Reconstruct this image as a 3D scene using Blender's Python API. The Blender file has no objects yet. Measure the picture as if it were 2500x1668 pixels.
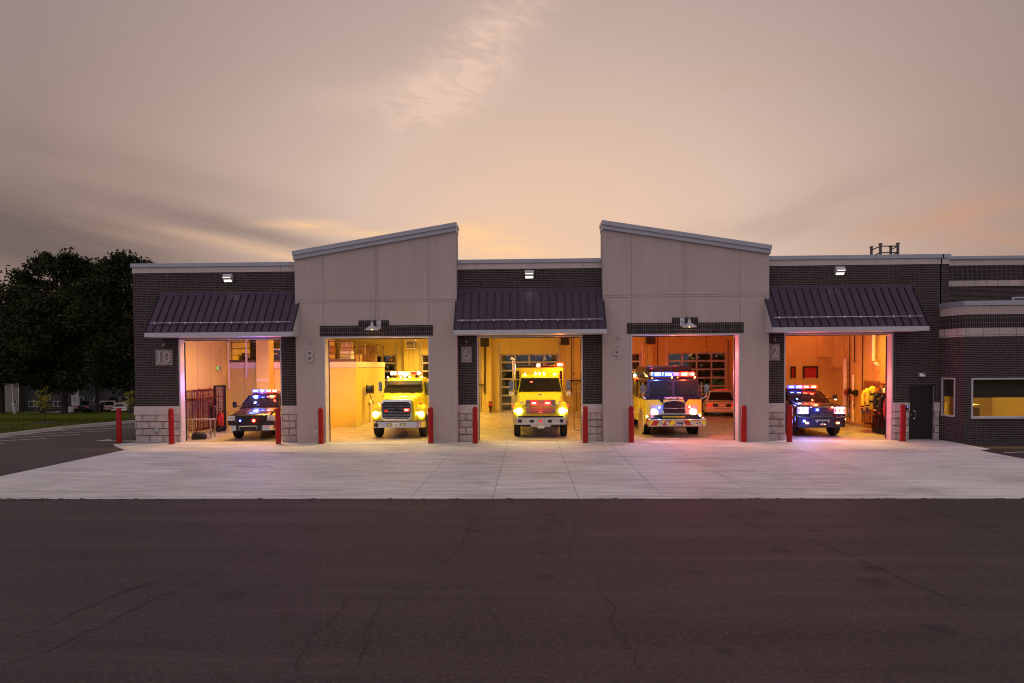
import bpy, bmesh, math, random
import numpy as np
from mathutils import Vector, Matrix
rad = math.radians
PI = math.pi
sc = bpy.context.scene
COL = sc.collection

# ------------------------------------------------------------------ camera
CAMX, CAMD, CAMZ = -0.059, 27.589, 3.096
yaw, pitch, roll = 0.0331, 0.0262, -0.0070
F_ = Vector((-math.sin(yaw)*math.cos(pitch), math.cos(yaw)*math.cos(pitch), -math.sin(pitch)))
R_ = Vector((math.cos(yaw), math.sin(yaw), 0)); U_ = R_.cross(F_)
R2 = R_*math.cos(roll)+U_*math.sin(roll); U2 = R2.cross(F_)
cd = bpy.data.cameras.new("camera")
cam = bpy.data.objects.new("camera", cd); COL.objects.link(cam)
M = Matrix((R2, U2, -F_)).transposed().to_4x4(); M.translation = Vector((CAMX, -CAMD, CAMZ))
cam.matrix_world = M
cd.sensor_width = 36; cd.lens = 24.005; cd.shift_x = 15.1/2500; cd.shift_y = 101.07/2500
cd.clip_start = .1; cd.clip_end = 6000
sc.camera = cam

# ------------------------------------------------------------------ render look
sc.view_settings.view_transform = 'Standard'; sc.view_settings.look = 'None'
sc.view_settings.exposure = 0; sc.view_settings.gamma = 1
sc.render.engine = 'CYCLES'
sc.cycles.use_denoising = True; sc.cycles.filter_width = 1.1
try: sc.cycles.denoiser = 'OPENIMAGEDENOISE'
except Exception: pass
sc.cycles.sample_clamp_indirect = 6; sc.cycles.max_bounces = 8
sc.cycles.caustics_reflective = False; sc.cycles.caustics_refractive = False

def lin(r, g, b):
    f = lambda c: c/255/12.92 if c/255 <= .04045 else ((c/255+.055)/1.055)**2.4
    return (f(r), f(g), f(b), 1)

class NT:
    def __init__(s, t): s.t = t
    def n(s, typ, **kw):
        nd = s.t.nodes.new(typ)
        for k, v in kw.items(): setattr(nd, k, v)
        return nd
    def put(s, sock, v):
        if isinstance(v, bpy.types.NodeSocket): s.t.links.new(v, sock)
        elif v is not None: sock.default_value = v
    def m(s, op, *a, clamp=False):
        nd = s.n('ShaderNodeMath', operation=op, use_clamp=clamp)
        for i, v in enumerate(a): s.put(nd.inputs[i], v)
        return nd.outputs[0]
    def v(s, op, *a):
        nd = s.n('ShaderNodeVectorMath', operation=op)
        for i, v in enumerate(a): s.put(nd.inputs[i], v)
        return nd.outputs['Value'] if op in ('DOT_PRODUCT', 'LENGTH', 'DISTANCE') else nd.outputs[0]
    def mix(s, f, a, b, bt='MIX'):
        nd = s.n('ShaderNodeMix', data_type='RGBA', blend_type=bt)
        s.put(nd.inputs[0], f); s.put(nd.inputs[6], a); s.put(nd.inputs[7], b)
        return nd.outputs[2]
    def ramp(s, f, stops, interp='LINEAR'):
        nd = s.n('ShaderNodeValToRGB'); cr = nd.color_ramp; cr.interpolation = interp
        while len(cr.elements) > 1: cr.elements.remove(cr.elements[-1])
        for i, (p, c) in enumerate(stops):
            e = cr.elements[0] if i == 0 else cr.elements.new(p)
            e.position = p; e.color = c if len(c) == 4 else (*c, 1)
        s.put(nd.inputs[0], f); return nd.outputs[0]
    def mr(s, v, a, b, c=0, d=1, smooth=True):
        nd = s.n('ShaderNodeMapRange', interpolation_type='SMOOTHSTEP' if smooth else 'LINEAR')
        for i, x in enumerate((v, a, b, c, d)): s.put(nd.inputs[i], x)
        return nd.outputs[0]
    def noise(s, vec, scale, detail=4, rough=.5, dist=0):
        nd = s.n('ShaderNodeTexNoise'); s.put(nd.inputs['Vector'], vec)
        nd.inputs['Scale'].default_value = scale; nd.inputs['Detail'].default_value = detail
        nd.inputs['Roughness'].default_value = rough; nd.inputs['Distortion'].default_value = dist
        return nd.outputs[0]
    def comb(s, x, y, z=0):
        nd = s.n('ShaderNodeCombineXYZ')
        for i, q in enumerate((x, y, z)): s.put(nd.inputs[i], q)
        return nd.outputs[0]
    def sep(s, v):
        nd = s.n('ShaderNodeSeparateXYZ'); s.put(nd.inputs[0], v); return nd.outputs
    def bump(s, h, st, d):
        nd = s.n('ShaderNodeBump'); s.put(nd.inputs['Height'], h)
        nd.inputs['Strength'].default_value = st; nd.inputs['Distance'].default_value = d
        return nd.outputs[0]

# ------------------------------------------------------------------ world: dusk sky after sunset
def px(x, y): return (x-1290)/1667., (890-y)/1667.      # sky direction (tan azimuth, tan elevation)
w = bpy.data.worlds.new("World"); sc.world = w; w.use_nodes = True
t = NT(w.node_tree); w.node_tree.nodes.clear()
d = t.v('NORMALIZE', t.n('ShaderNodeTexCoord').outputs['Generated'])
X, Y, Z = t.sep(d)[:3]
ys = t.m('MAXIMUM', Y, .06)
A = t.m('DIVIDE', X, ys); E = t.m('DIVIDE', Z, ys)
gd = Vector((.03, 1, .16)).normalized()
ang = t.m('DIVIDE', t.m('ARCCOSINE', t.v('DOT_PRODUCT', d, tuple(gd))), PI)
sky = t.ramp(ang, [(0, lin(237, 199, 170)), (.045, lin(232, 197, 173)), (.085, lin(222, 192, 174)), (.125, lin(205, 177, 162)),
                   (.17, lin(181, 154, 141)), (.21, lin(156, 133, 121)), (.26, lin(141, 122, 114)), (.38, lin(172, 159, 162)),
                   (.5, lin(201, 191, 199)), (.75, lin(203, 193, 201)), (1, lin(185, 176, 188))])  # stops beyond the view are brightened to light facade and apron
hi = t.m('MULTIPLY', t.mr(E, .15, .6), t.mr(Y, .3, .8))
sky = t.mix(t.m('MULTIPLY', hi, .5), sky, lin(160, 143, 145))
ae = t.comb(A, E)
def gauss(x0, y0, wx, wy, tilt=0):           # soft elliptical patch of sky, px centre and half sizes
    a0, e0 = px(x0, y0)
    da = t.m('SUBTRACT', A, a0); de = t.m('SUBTRACT', E, e0)
    c, s_ = math.cos(tilt), math.sin(tilt)
    u = t.m('ADD', t.m('MULTIPLY', da, c*1667/wx), t.m('MULTIPLY', de, s_*1667/wx))
    q = t.m('ADD', t.m('MULTIPLY', da, -s_*1667/wy), t.m('MULTIPLY', de, c*1667/wy))
    r2 = t.m('ADD', t.m('MULTIPLY', u, u), t.m('MULTIPLY', q, q))
    g = t.m('EXPONENT', t.m('MULTIPLY', r2, -1.0))
    return t.m('MULTIPLY', g, t.m('GREATER_THAN', Y, .06))
def rotmap(tilt, sx, sy, off=0):
    c, s_ = math.cos(tilt), math.sin(tilt)
    u = t.m('ADD', t.m('MULTIPLY', A, c*sx), t.m('MULTIPLY', E, s_*sx))
    q = t.m('ADD', t.m('MULTIPLY', A, -s_*sy), t.m('MULTIPLY', E, c*sy))
    return t.comb(u, q, off)
# broad faint streaks everywhere
st = t.noise(rotmap(-.2, 1.2, 7, 3), 3, 6, .55, .4)
sky = t.mix(t.m('MULTIPLY', t.mr(st, .35, .75), .05), sky, t.mix(.5, sky, lin(150, 120, 118)))
# dark bands lower left
n1 = t.mr(t.noise(rotmap(-.27, 1.5, 12, 1), 2.2, 6, .6, .6), .3, .7)
dk = t.m('ADD', t.m('MULTIPLY', gauss(330, 400, 480, 50, -.27), .28), t.m('MULTIPLY', gauss(40, 560, 560, 110, -.22), 1.25))
dk = t.m('ADD', dk, t.m('MULTIPLY', gauss(560, 545, 420, 30, -.25), .55))
dk = t.m('MINIMUM', t.m('MULTIPLY', dk, t.m('ADD', .62, t.m('MULTIPLY', n1, .25))), .85)
sky = t.mix(dk, sky, lin(107, 92, 91))
# dark bands right
n2 = t.mr(t.noise(rotmap(.35, 1.6, 9, 5), 2.5, 6, .6, .8), .3, .72)
dk2 = t.m('ADD', t.m('MULTIPLY', gauss(2000, 510, 330, 62, .38), .6), t.m('MULTIPLY', gauss(1860, 570, 300, 30, .05), .5))
dk2 = t.m('MULTIPLY', dk2, t.m('ADD', .18, t.m('MULTIPLY', n2, .24)))
sky = t.mix(t.m('MINIMUM', dk2, .8), sky, lin(150, 127, 116))
# warm lit wisps
n3 = t.mr(t.noise(rotmap(.12, 2.2, 13, 9), 2.4, 7, .62, .7), .42, .72)
n4 = t.mr(t.noise(rotmap(-.12, 2.0, 16, 2), 2.6, 7, .6, .6), .40, .70)
n5 = t.mr(t.noise(rotmap(-.30, 4.5, 13, 7), 2.0, 9, .68, 1.0), .40, .64)
w1 = t.m('MULTIPLY', t.m('ADD', t.m('ADD', gauss(1165, 150, 225, 78, .86), t.m('MULTIPLY', gauss(1080, 235, 120, 55, .35), .8)), t.m('MULTIPLY', gauss(960, 230, 200, 45, .1), .35)),
         t.m('ADD', .26, t.m('MULTIPLY', n5, .66)))
sky = t.mix(t.m('MINIMUM', w1, .75), sky, lin(238, 204, 182))
w2 = t.m('ADD', t.m('ADD', gauss(745, 543, 95, 12, -.03), gauss(880, 567, 130, 11, -.06)), t.m('ADD', t.m('MULTIPLY', gauss(650, 605, 260, 16, -.2), .55), gauss(1180, 570, 120, 34, .05)))
w2 = t.m('ADD', w2, t.m('ADD', gauss(1250, 612, 110, 22, 0), t.m('MULTIPLY', gauss(300, 560, 150, 12, -.22), .15)))
sky = t.mix(t.m('MINIMUM', t.m('MULTIPLY', w2, t.m('ADD', .42, t.m('MULTIPLY', n4, .75))), .9), sky, lin(255, 206, 154))
w3 = t.m('MULTIPLY', t.m('ADD', gauss(2260, 555, 210, 38, .22), t.m('ADD', gauss(2440, 600, 150, 22, 0), t.m('MULTIPLY', gauss(1810, 215, 130, 26, 0), .35))), t.m('ADD', .22, t.m('MULTIPLY', n3, .55)))
sky = t.mix(t.m('MINIMUM', w3, .8), sky, lin(205, 152, 120))
nis = t.n('ShaderNodeTexSky', sky_type='NISHITA', sun_disc=False, sun_elevation=rad(1.0), sun_rotation=rad(2))
sky = t.mix(t.mr(Z, -.06, -.01), lin(60, 52, 52), sky)
bg = t.n('ShaderNodeBackground'); t.put(bg.inputs[0], sky); bg.inputs[1].default_value = 1.0
bg2 = t.n('ShaderNodeBackground'); t.put(bg2.inputs[0], nis.outputs[0]); bg2.inputs[1].default_value = .004
ad = t.n('ShaderNodeAddShader'); t.put(ad.inputs[0], bg.outputs[0]); t.put(ad.inputs[1], bg2.outputs[0])
t.put(t.n('ShaderNodeOutputWorld').inputs[0], ad.outputs[0])

# ------------------------------------------------------------------ materials
def base(name, rough=.6, metal=0, coat=0):
    m = bpy.data.materials.new(name); m.use_nodes = True
    nt = NT(m.node_tree); b = m.node_tree.nodes['Principled BSDF']
    b.inputs['Roughness'].default_value = rough; b.inputs['Metallic'].default_value = metal
    b.inputs['Coat Weight'].default_value = coat; b.inputs['Coat Roughness'].default_value = .06
    return m, nt, b
def ocoord(nt): return nt.n('ShaderNodeTexCoord').outputs['Object']
def pm(name, col, rough=.5, metal=0, var=.12, scale=6, bump=0, coat=0, bscale=60, spec=.5):
    m, nt, b = base(name, rough, metal, coat); b.inputs['Specular IOR Level'].default_value = spec
    o = ocoord(nt); n = nt.noise(o, scale, 5, .6)
    k = nt.mr(n, .25, .75, 1-var, 1+var, False)
    c = nt.v('SCALE', tuple(col[:3]), None); nd = c.node; nt.put(nd.inputs['Scale'], k)
    nt.put(b.inputs['Base Color'], c)
    nt.put(b.inputs['Roughness'], nt.mr(nt.noise(o, scale*2.3, 4), .3, .7, max(rough-.06, .03), min(rough+.08, 1), False))
    if bump: nt.put(b.inputs['Normal'], nt.bump(nt.noise(o, bscale, 3), bump, .01))
    return m
def em(name, col, st, base_col=(.5, .5, .5)):
    m, nt, b = base(name, .25)
    o = ocoord(nt); n = nt.noise(o, 30, 2)
    b.inputs['Base Color'].default_value = (*base_col, 1)
    b.inputs['Emission Color'].default_value = (*col, 1)
    nt.put(b.inputs['Emission Strength'], nt.mr(n, 0, 1, st*.9, st*1.1, False))
    return m
def glass(name, tint=(.6, .65, .65), refl=.25, see=.75):
    m, nt, b = base(name); nt.t.nodes.remove(b)
    tr = nt.n('ShaderNodeBsdfTransparent'); tr.inputs[0].default_value = (*tint, 1)
    gl = nt.n('ShaderNodeBsdfGlossy'); gl.inputs['Roughness'].default_value = .03
    df = nt.n('ShaderNodeBsdfDiffuse'); df.inputs[0].default_value = (.012, .012, .014, 1)
    mx0 = nt.n('ShaderNodeMixShader'); mx0.inputs[0].default_value = see
    nt.put(mx0.inputs[1], df.outputs[0]); nt.put(mx0.inputs[2], tr.outputs[0])
    fr = nt.n('ShaderNodeLayerWeight'); fr.inputs[0].default_value = .5
    sch = nt.m('ADD', .04, nt.m('MULTIPLY', nt.m('POWER', fr.outputs['Facing'], 5.0), .9))
    fac = nt.m('MULTIPLY', nt.m('ADD', sch, nt.m('MULTIPLY', nt.noise(ocoord(nt), 2, 2), .02)), refl*5, clamp=True)
    mx = nt.n('ShaderNodeMixShader'); nt.put(mx.inputs[0], fac)
    nt.put(mx.inputs[1], mx0.outputs[0]); nt.put(mx.inputs[2], gl.outputs[0])
    nt.put(nt.t.nodes['Material Output'].inputs[0], mx.outputs[0])
    return m
def brick(name, bw, bh, off, c1, c2, mort, ms=.012, axis='x', rough=.8, split=False, shift=(0, 0)):
    m, nt, b = base(name, rough)
    o = ocoord(nt); x, y, z = nt.sep(o)[:3]
    v = nt.comb(nt.m('ADD', x if axis == 'x' else y, 100+shift[0]), nt.m('ADD', z, 10+shift[1]))
    nd = nt.n('ShaderNodeTexBrick', offset=off); nt.put(nd.inputs['Vector'], v)
    nd.inputs['Scale'].default_value = 1; nd.inputs['Mortar Size'].default_value = ms
    nd.inputs['Mortar Smooth'].default_value = .15; nd.inputs['Bias'].default_value = 0
    nd.inputs['Brick Width'].default_value = bw; nd.inputs['Row Height'].default_value = bh
    nd.inputs['Color1'].default_value = (*c1, 1); nd.inputs['Color2'].default_value = (*c2, 1)
    nd.inputs['Mortar'].default_value = (*mort, 1)
    b.inputs['Specular IOR Level'].default_value = .2
    big = nt.mr(nt.noise(o, .8, 5, .6), .3, .7, .86, 1.12, False)
    fine = nt.mr(nt.noise(o, 14 if split else 40, 4, .65), .25, .75, .72 if split else .85, 1.2 if split else 1.12, False)
    c = nt.v('SCALE', nd.outputs[0], None); nt.put(c.node.inputs['Scale'], nt.m('MULTIPLY', big, fine))
    nt.put(b.inputs['Base Color'], c)
    h = nt.m('SUBTRACT', 1, nd.outputs['Fac'])
    if split: h = nt.m('ADD', h, nt.m('MULTIPLY', nt.noise(o, 9, 6, .7, .3), 2.2))
    nt.put(b.inputs['Normal'], nt.bump(h, .7 if split else .5, .03 if split else .008))
    return m

BK1, BK2, MORT = (.013, .0075, .009), (.042, .026, .028), (.165, .132, .127)
ST1, ST2, STM = (.62, .51, .48), (.50, .41, .39), (.24, .19, .18)
M_ = {}
for ax in 'xy':
    M_['brick'+ax] = brick('dark_brick_'+ax, .2, .0677, .5, BK1, BK2, MORT, .010, ax)
    M_['soldier'+ax] = brick('soldier_brick_'+ax, .0677, .2, 0, BK1, BK2, MORT, .009, ax, shift=(0, .03))
    M_['stone'+ax] = brick('split_stone_'+ax, .58, .29, .5, ST1, ST2, STM, .012, ax, .9, True, (0, -.15))
    M_['band'+ax] = brick('stone_band_'+ax, .62, .5, 0, ST1, ST2, STM, .012, ax, .9, True, (.1, -.1))
M_['lintel'] = brick('lintel_brick', .086, .205, 0, BK1, BK2, MORT, .009, 'x', shift=(0, .11))
M_['caststone'] = pm('cast_stone', (.56, .46, .44), .8, 0, .12, 4, .15)
def stucco():
    m, nt, b = base('stucco', .92); o = ocoord(nt); x, y, z = nt.sep(o)[:3]
    c = nt.mix(nt.noise(nt.comb(nt.m('MULTIPLY', x, 1.6), y, nt.m('MULTIPLY', z, .22)), 1.1, 6, .6), (.415, .325, .30, 1), (.555, .44, .405, 1))
    c = nt.mix(nt.m('MULTIPLY', nt.mr(nt.noise(o, 55, 4, .7), .35, .7), .28), c, (.40, .32, .30, 1))
    rs = nt.mr(nt.noise(nt.comb(nt.m('MULTIPLY', x, 5), y, nt.m('MULTIPLY', z, .10)), 1.3, 5, .7), .50, .72)
    c = nt.mix(nt.m('MULTIPLY', rs, nt.mr(nt.noise(o, .5, 3), .35, .65, .08, .30)), c, (.30, .245, .23, 1))
    dirt = nt.m('MULTIPLY', nt.mr(z, .7, .0), nt.mr(nt.noise(o, 2.6, 5, .6), .4, .75, 0, .45))
    c = nt.mix(dirt, c, (.36, .29, .26, 1))
    nt.put(b.inputs['Base Color'], c)
    nt.put(b.inputs['Normal'], nt.bump(nt.noise(o, 70, 4, .7), .5, .012)); return m
M_['stucco'] = stucco()
M_['joint'] = pm('stucco_joint', (.24, .185, .175), .95)
M_['greymetal'] = pm('grey_metal', (.36, .36, .40), .38, .35, .08, 2)
M_['whitemetal'] = pm('pale_metal', (.50, .48, .50), .4, .1, .06, 3)
M_['roofmetal'] = pm('plum_roof_metal', (.052, .029, .054), .42, 0, .12, 1.6, spec=.3)
M_['roofseam'] = pm('plum_seam', (.016, .008, .018), .45, 0, .1, 3, spec=.3)
M_['galv'] = pm('galvanised', (.55, .55, .57), .35, .8, .1, 8)
M_['alum'] = pm('aluminium', (.62, .6, .6), .3, .75, .08, 5)
M_['darkmetal'] = pm('dark_metal', (.03, .03, .033), .45, .4, .2, 6)
M_['jamb'] = pm('door_jamb', (.80, .74, .66), .34, .25, .06, 5)
M_['railgrey'] = pm('rail_grey', (.085, .078, .08), .5, .2, .1, 6)
M_['door'] = pm('brown_door', (.026, .018, .018), .55, 0, .15, 4, spec=.25)
M_['red'] = pm('bollard_red', (.34, .004, .004), .3, 0, .1, 5, spec=.3)
M_['wall'] = pm('cream_wall', (.70, .56, .16), .6, 0, .05, 1.3, .05)
M_['wallgroove'] = pm('wall_groove', (.42, .36, .28), .8)
M_['ceil'] = pm('deck_ceiling', (.7, .68, .62), .7)
M_['duct'] = pm('pale_duct', (.72, .68, .6), .5)
M_['cream'] = pm('cream_pipe', (.82, .78, .70), .4)
M_['black'] = pm('matt_black', (.012, .012, .013), .6, 0, .2, 9)
M_['rubber'] = pm('tyre_rubber', (.014, .013, .013), .85, 0, .3, 14, .3)
M_['chrome'] = pm('chrome', (.86, .86, .88), .09, 1, .05, 4)
M_['yellow'] = pm('yellow_paint', (.86, .78, .012), .3, 0, .05, 2, coat=.6)
M_['enginey'] = pm('lime_yellow_paint', (.80, .76, .05), .3, 0, .05, 2, coat=.6)
M_['maroon'] = pm('dark_maroon_paint', (.022, .005, .009), .25, 0, .1, 2, coat=.25)
M_['navy'] = pm('dark_navy_paint', (.012, .010, .028), .22, 0, .1, 2, coat=.3)
M_['white'] = pm('white_paint', (.78, .74, .68), .3, 0, .05, 3, coat=.5)
M_['redpaint'] = pm('red_paint', (.55, .02, .015), .35, 0, .1, 3, coat=.4)
M_['redframe'] = pm('red_frame', (.13, .010, .010), .4, 0, .12, 6)
M_['box'] = pm('cardboard', (.55, .36, .17), .85, 0, .15, 3)
M_['boxw'] = pm('pale_box', (.78, .76, .72), .6, 0, .08, 3)
M_['boxdark'] = pm('brown_box', (.32, .15, .07), .8, 0, .15, 3)
M_['blue'] = pm('blue_plastic', (.05, .07, .22), .4)
M_['rail'] = pm('rail_steel', (.16, .11, .07), .45, .3)
M_['wood'] = pm('bronze_wood', (.30, .17, .08), .5, 0, .2, 3)
M_['glass'] = glass('vehicle_glass', (.30, .32, .33), .16, .35)
M_['wglass'] = glass('window_glass', (.8, .8, .78), .25, .9)
M_['dglass'] = glass('door_glass', (.75, .75, .75), .28, .85)
M_['lens'] = pm('clear_lens', (.75, .75, .78), .08, .3, .1, 30)
M_['redlens'] = em('red_lens', (1, .05, .02), .5, (.5, .02, .02))
M_['grilleglow'] = em('grille_red_glow', (1, .04, .02), .22, (.25, .02, .02))  # grille emits the red glow its signal lamps would throw on it
M_['hotred'] = em('lit_red', (1, .20, .07), 34)
M_['glowred'] = em('glow_red', (1, .02, .01), 5, (.4, .02, .02))
M_['hotblue'] = em('lit_blue', (.35, .45, 1), 34)
M_['glowblue'] = em('glow_blue', (.015, .04, 1), 4.5, (.02, .03, .5))
M_['hotwhite'] = em('lit_white', (1, .93, .82), 22)
M_['hotamber'] = em('lit_amber', (1, .62, .18), 20)
M_['glowamber'] = em('glow_amber', (1, .36, .02), 2.6, (.5, .25, .02))
M_['walllamp'] = em('wall_lamp_lens', (1, .92, .78), 1.3, (.8, .8, .8))
M_['ceillamp'] = em('ceiling_lamp', (1, .66, .26), 6)
M_['green'] = em('green_exit', (.25, 1, .22), .5, (.1, .4, .1))
M_['ledred'] = em('red_dash_led', (1, .03, .04), 3)
M_['bluedot'] = em('blue_dot', (.1, .25, 1), 4)
M_['text'] = pm('cream_lettering', (.85, .80, .68), .5)
M_['textdk'] = pm('dark_lettering', (.05, .035, .04), .5)
M_['plaque'] = pm('number_plaque', (.36, .295, .28), .85, 0, .08, 6, .1)
M_['numeral'] = pm('metal_numeral', (.46, .42, .41), .4, 0, .05, 6)
M_['yellowcoat'] = pm('yellow_coat', (.8, .62, .06), .8, 0, .2, 8)
M_['darkcoat'] = pm('dark_coat', (.025, .02, .025), .9, 0, .3, 8)
M_['redcoat'] = pm('red_gear', (.42, .03, .03), .8, 0, .3, 8)
M_['glove'] = pm('violet_glove', (.09, .07, .22), .8)
M_['bark'] = pm('bark', (.035, .026, .02), .95, 0, .35, 8, .5, bscale=20)
def leafmat(name, a, b_, scale=.6):
    m, nt, b = base(name, .75); o = ocoord(nt)
    c = nt.mix(nt.mr(nt.noise(o, scale, 5, .65), .3, .7), (*a, 1), (*b_, 1))
    geo = nt.n('ShaderNodeNewGeometry'); c = nt.mix(nt.m('MULTIPLY', geo.outputs['Random Per Island'], .18), c, (a[0]*.4, a[1]*.4, a[2]*.4, 1))
    nt.put(b.inputs['Base Color'], c); b.inputs['Specular IOR Level'].default_value = .15
    return m
M_['leafdark'] = leafmat('dark_leaves', (.010, .012, .006), (.046, .052, .013), .22)
M_['leafyellow'] = leafmat('yellow_leaves', (.16, .165, .016), (.42, .36, .03), 3)

def concrete():
    m, nt, b = base('apron_concrete', .7); o = ocoord(nt); x, y, z = nt.sep(o)[:3]
    s1 = nt.noise(nt.comb(nt.m('MULTIPLY', x, .30), nt.m('MULTIPLY', y, 2.6)), 1.6, 7, .62, .5)
    s2 = nt.noise(nt.comb(nt.m('MULTIPLY', x, .8), nt.m('MULTIPLY', y, 10)), 2.2, 6, .6)
    s3 = nt.noise(o, .34, 5, .6)
    k = nt.m('ADD', nt.m('MULTIPLY', s1, .5), nt.m('ADD', nt.m('MULTIPLY', s2, .25), nt.m('MULTIPLY', s3, .25)))
    c = nt.ramp(k, [(.36, (.35, .335, .322)), (.5, (.59, .57, .55)), (.63, (.79, .765, .74))])
    slab = nt.mr(x, 9.565, 9.57, 0, 1, False)
    c = nt.mix(nt.m('MULTIPLY', slab, .22), c, (.88, .86, .84, 1))
    # tyre scuffs: winding thin dark marks
    tn = nt.noise(nt.comb(nt.m('MULTIPLY', x, .45), nt.m('MULTIPLY', y, 1.0), 4), .55, 3, .5, 1.2)
    sc_ = nt.m('SUBTRACT', 1, nt.mr(nt.m('ABSOLUTE', nt.m('SUBTRACT', tn, .53)), .002, .010))
    brk = nt.mr(nt.noise(o, 1.4, 4, .6), .52, .68)
    zone = nt.mr(nt.noise(o, .12, 2), .42, .58)
    c = nt.mix(nt.m('MULTIPLY', nt.m('MULTIPLY', sc_, brk), nt.m('MULTIPLY', zone, .6)), c, (.10, .09, .09, 1))
    # blotches
    bl = nt.mr(nt.noise(nt.comb(nt.m('MULTIPLY', x, .4), y, 7), .8, 6, .65), .52, .70, 0, .45)
    c = nt.mix(bl, c, (.27, .235, .22, 1))
    nt.put(b.inputs['Base Color'], c)
    nt.put(b.inputs['Roughness'], nt.mr(s1, .3, .7, .55, .8, False))
    nt.put(b.inputs['Normal'], nt.bump(nt.m('ADD', s2, nt.noise(o, 90, 3)), .12, .01)); return m
M_['concrete'] = concrete()
M_['jointdark'] = pm('joint_sealant', (.10, .085, .08), .9)
M_['walk'] = pm('walk_concrete', (.50, .45, .43), .8, 0, .15, 1.5, .1)
M_['kerb'] = pm('kerb_concrete', (.36, .33, .29), .85, 0, .2, 2, .2)
STAINS = []
def unproject(xp, yp, z=0.):
    dv = F_ + R2*((xp-1250+15.1)/1667.) - U2*((yp-834-101.07)/1667.)
    k = (z-CAMZ)/dv.z
    return CAMX+dv.x*k, -CAMD+dv.y*k
for (xp, yp, rx) in ((205, 1356, .20), (320, 1438, .18), (660, 1353, .20), (756, 1293, .25), (1155, 1296, .25), (1330, 1351, .22), (1340, 1256, .22),
                     (1330, 1292, .2), (1362, 1273, .22), (1862, 1251, .32), (1905, 1343, .3), (2128, 1388, .22), (2135, 1422, .3), (2298, 1537, .27),
                     (1705, 1398, .2), (560, 1455, .32), (1770, 1590, .16), (1990, 1296, .2), (2200, 1269, .3), (1330, 1410, .25)):
    STAINS.append((*unproject(xp, yp), rx))
def asphalt():
    m, nt, b = base('asphalt', .7); o = ocoord(nt); x, y, z = nt.sep(o)[:3]
    big = nt.noise(nt.comb(nt.m('MULTIPLY', x, .12), nt.m('MULTIPLY', y, .8)), 1.3, 6, .6, .4)
    patch = nt.noise(o, .5, 5, .6)
    k = nt.m('ADD', nt.m('MULTIPLY', big, .6), nt.m('MULTIPLY', patch, .4))
    c = nt.ramp(k, [(.28, (.019, .0118, .0125)), (.5, (.036, .0222, .0232)), (.72, (.063, .040, .040))])
    sp = nt.noise(o, 17, 5, .85)
    lane = nt.noise(nt.comb(nt.m('MULTIPLY', x, .05), nt.m('MULTIPLY', y, 1.7), 3), 1.4, 6, .65)
    c = nt.mix(nt.mr(lane, .5, .68, 0, .6), c, (.020, .0130, .0130, 1)); c = nt.mix(nt.mr(lane, .48, .32, 0, .5), c, (.075, .052, .050, 1))
    mid = nt.noise(o, 9, 5, .7)
    c = nt.mix(nt.mr(mid, .5, .75, 0, .5), c, (.022, .0145, .0135, 1)); c = nt.mix(nt.mr(mid, .5, .28, 0, .35), c, (.095, .066, .060, 1))
    c = nt.mix(nt.mr(sp, .55, .68, 0, .85), c, (.20, .155, .145, 1))
    c = nt.mix(nt.mr(sp, .45, .33, 0, .85), c, (.008, .005, .005, 1))
    # hairline cracks wander across the paving
    for off, th, sca in ((0, .0018, .16), (9, .0014, .24)):
        tn = nt.noise(nt.comb(x, nt.m('MULTIPLY', y, .55), off), sca, 5, .55, .6)
        cr = nt.m('SUBTRACT', 1, nt.mr(nt.m('ABSOLUTE', nt.m('SUBTRACT', tn, .5)), th*.3, th))
        gate = nt.mr(nt.noise(o, .35, 3), .40, .55)
        c = nt.mix(nt.m('MULTIPLY', nt.m('MULTIPLY', cr, gate), .7), c, (.020, .014, .015, 1))
    # oil stains
    wob = nt.m('MULTIPLY', nt.noise(o, 6, 4, .7), .9)
    tot = None
    for (sx, sy, r) in STAINS:
        dx = nt.m('DIVIDE', nt.m('SUBTRACT', x, sx), r); dy = nt.m('DIVIDE', nt.m('SUBTRACT', y, sy), r*1.0)
        q = nt.m('ADD', nt.m('ADD', nt.m('MULTIPLY', dx, dx), nt.m('MULTIPLY', dy, dy)), wob)
        g = nt.mr(q, .5, 1.2, .82, 0)
        tot = g if tot is None else nt.m('MAXIMUM', tot, g)
    c = nt.mix(tot, c, (.012, .009, .010, 1))
    # straight paving seam
    seam = nt.m('MULTIPLY', nt.m('SUBTRACT', 1, nt.mr(nt.m('ABSOLUTE', nt.m('ADD', nt.m('SUBTRACT', y, -17.3), nt.m('MULTIPLY', nt.noise(o, .8, 4), .1))), .01, .03)), .35)
    c = nt.mix(seam, c, (.02, .015, .016, 1))
    nt.put(b.inputs['Base Color'], c)
    nt.put(b.inputs['Normal'], nt.bump(sp, .8, .02)); return m
M_['asphalt'] = asphalt()
M_['paint'] = pm('line_paint', (.62, .60, .58), .8, 0, .25, 6)
def grass():
    m, nt, b = base('lawn_grass', .95); b.inputs['Specular IOR Level'].default_value = .05; o = ocoord(nt); x, y, z = nt.sep(o)[:3]
    k = nt.m('ADD', nt.m('MULTIPLY', nt.noise(o, .35, 6, .65), .6), nt.m('MULTIPLY', nt.noise(o, 5, 5, .7), .4))
    c = nt.ramp(k, [(.3, (.034, .048, .002)), (.5, (.062, .088, .004)), (.62, (.098, .115, .014)), (.75, (.19, .17, .06))])
    near = nt.mr(y, 13, 8.5)
    c = nt.mix(nt.m('MULTIPLY', near, nt.mr(nt.noise(nt.comb(x, nt.m('MULTIPLY', y, 3)), 1.1, 5, .7), .4, .7, 0, .7)), c, (.16, .135, .06, 1))
    nt.put(b.inputs['Base Color'], c); nt.put(b.inputs['Normal'], nt.bump(nt.noise(o, 25, 4, .8), 1, .08)); return m
M_['grass'] = grass()
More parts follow.
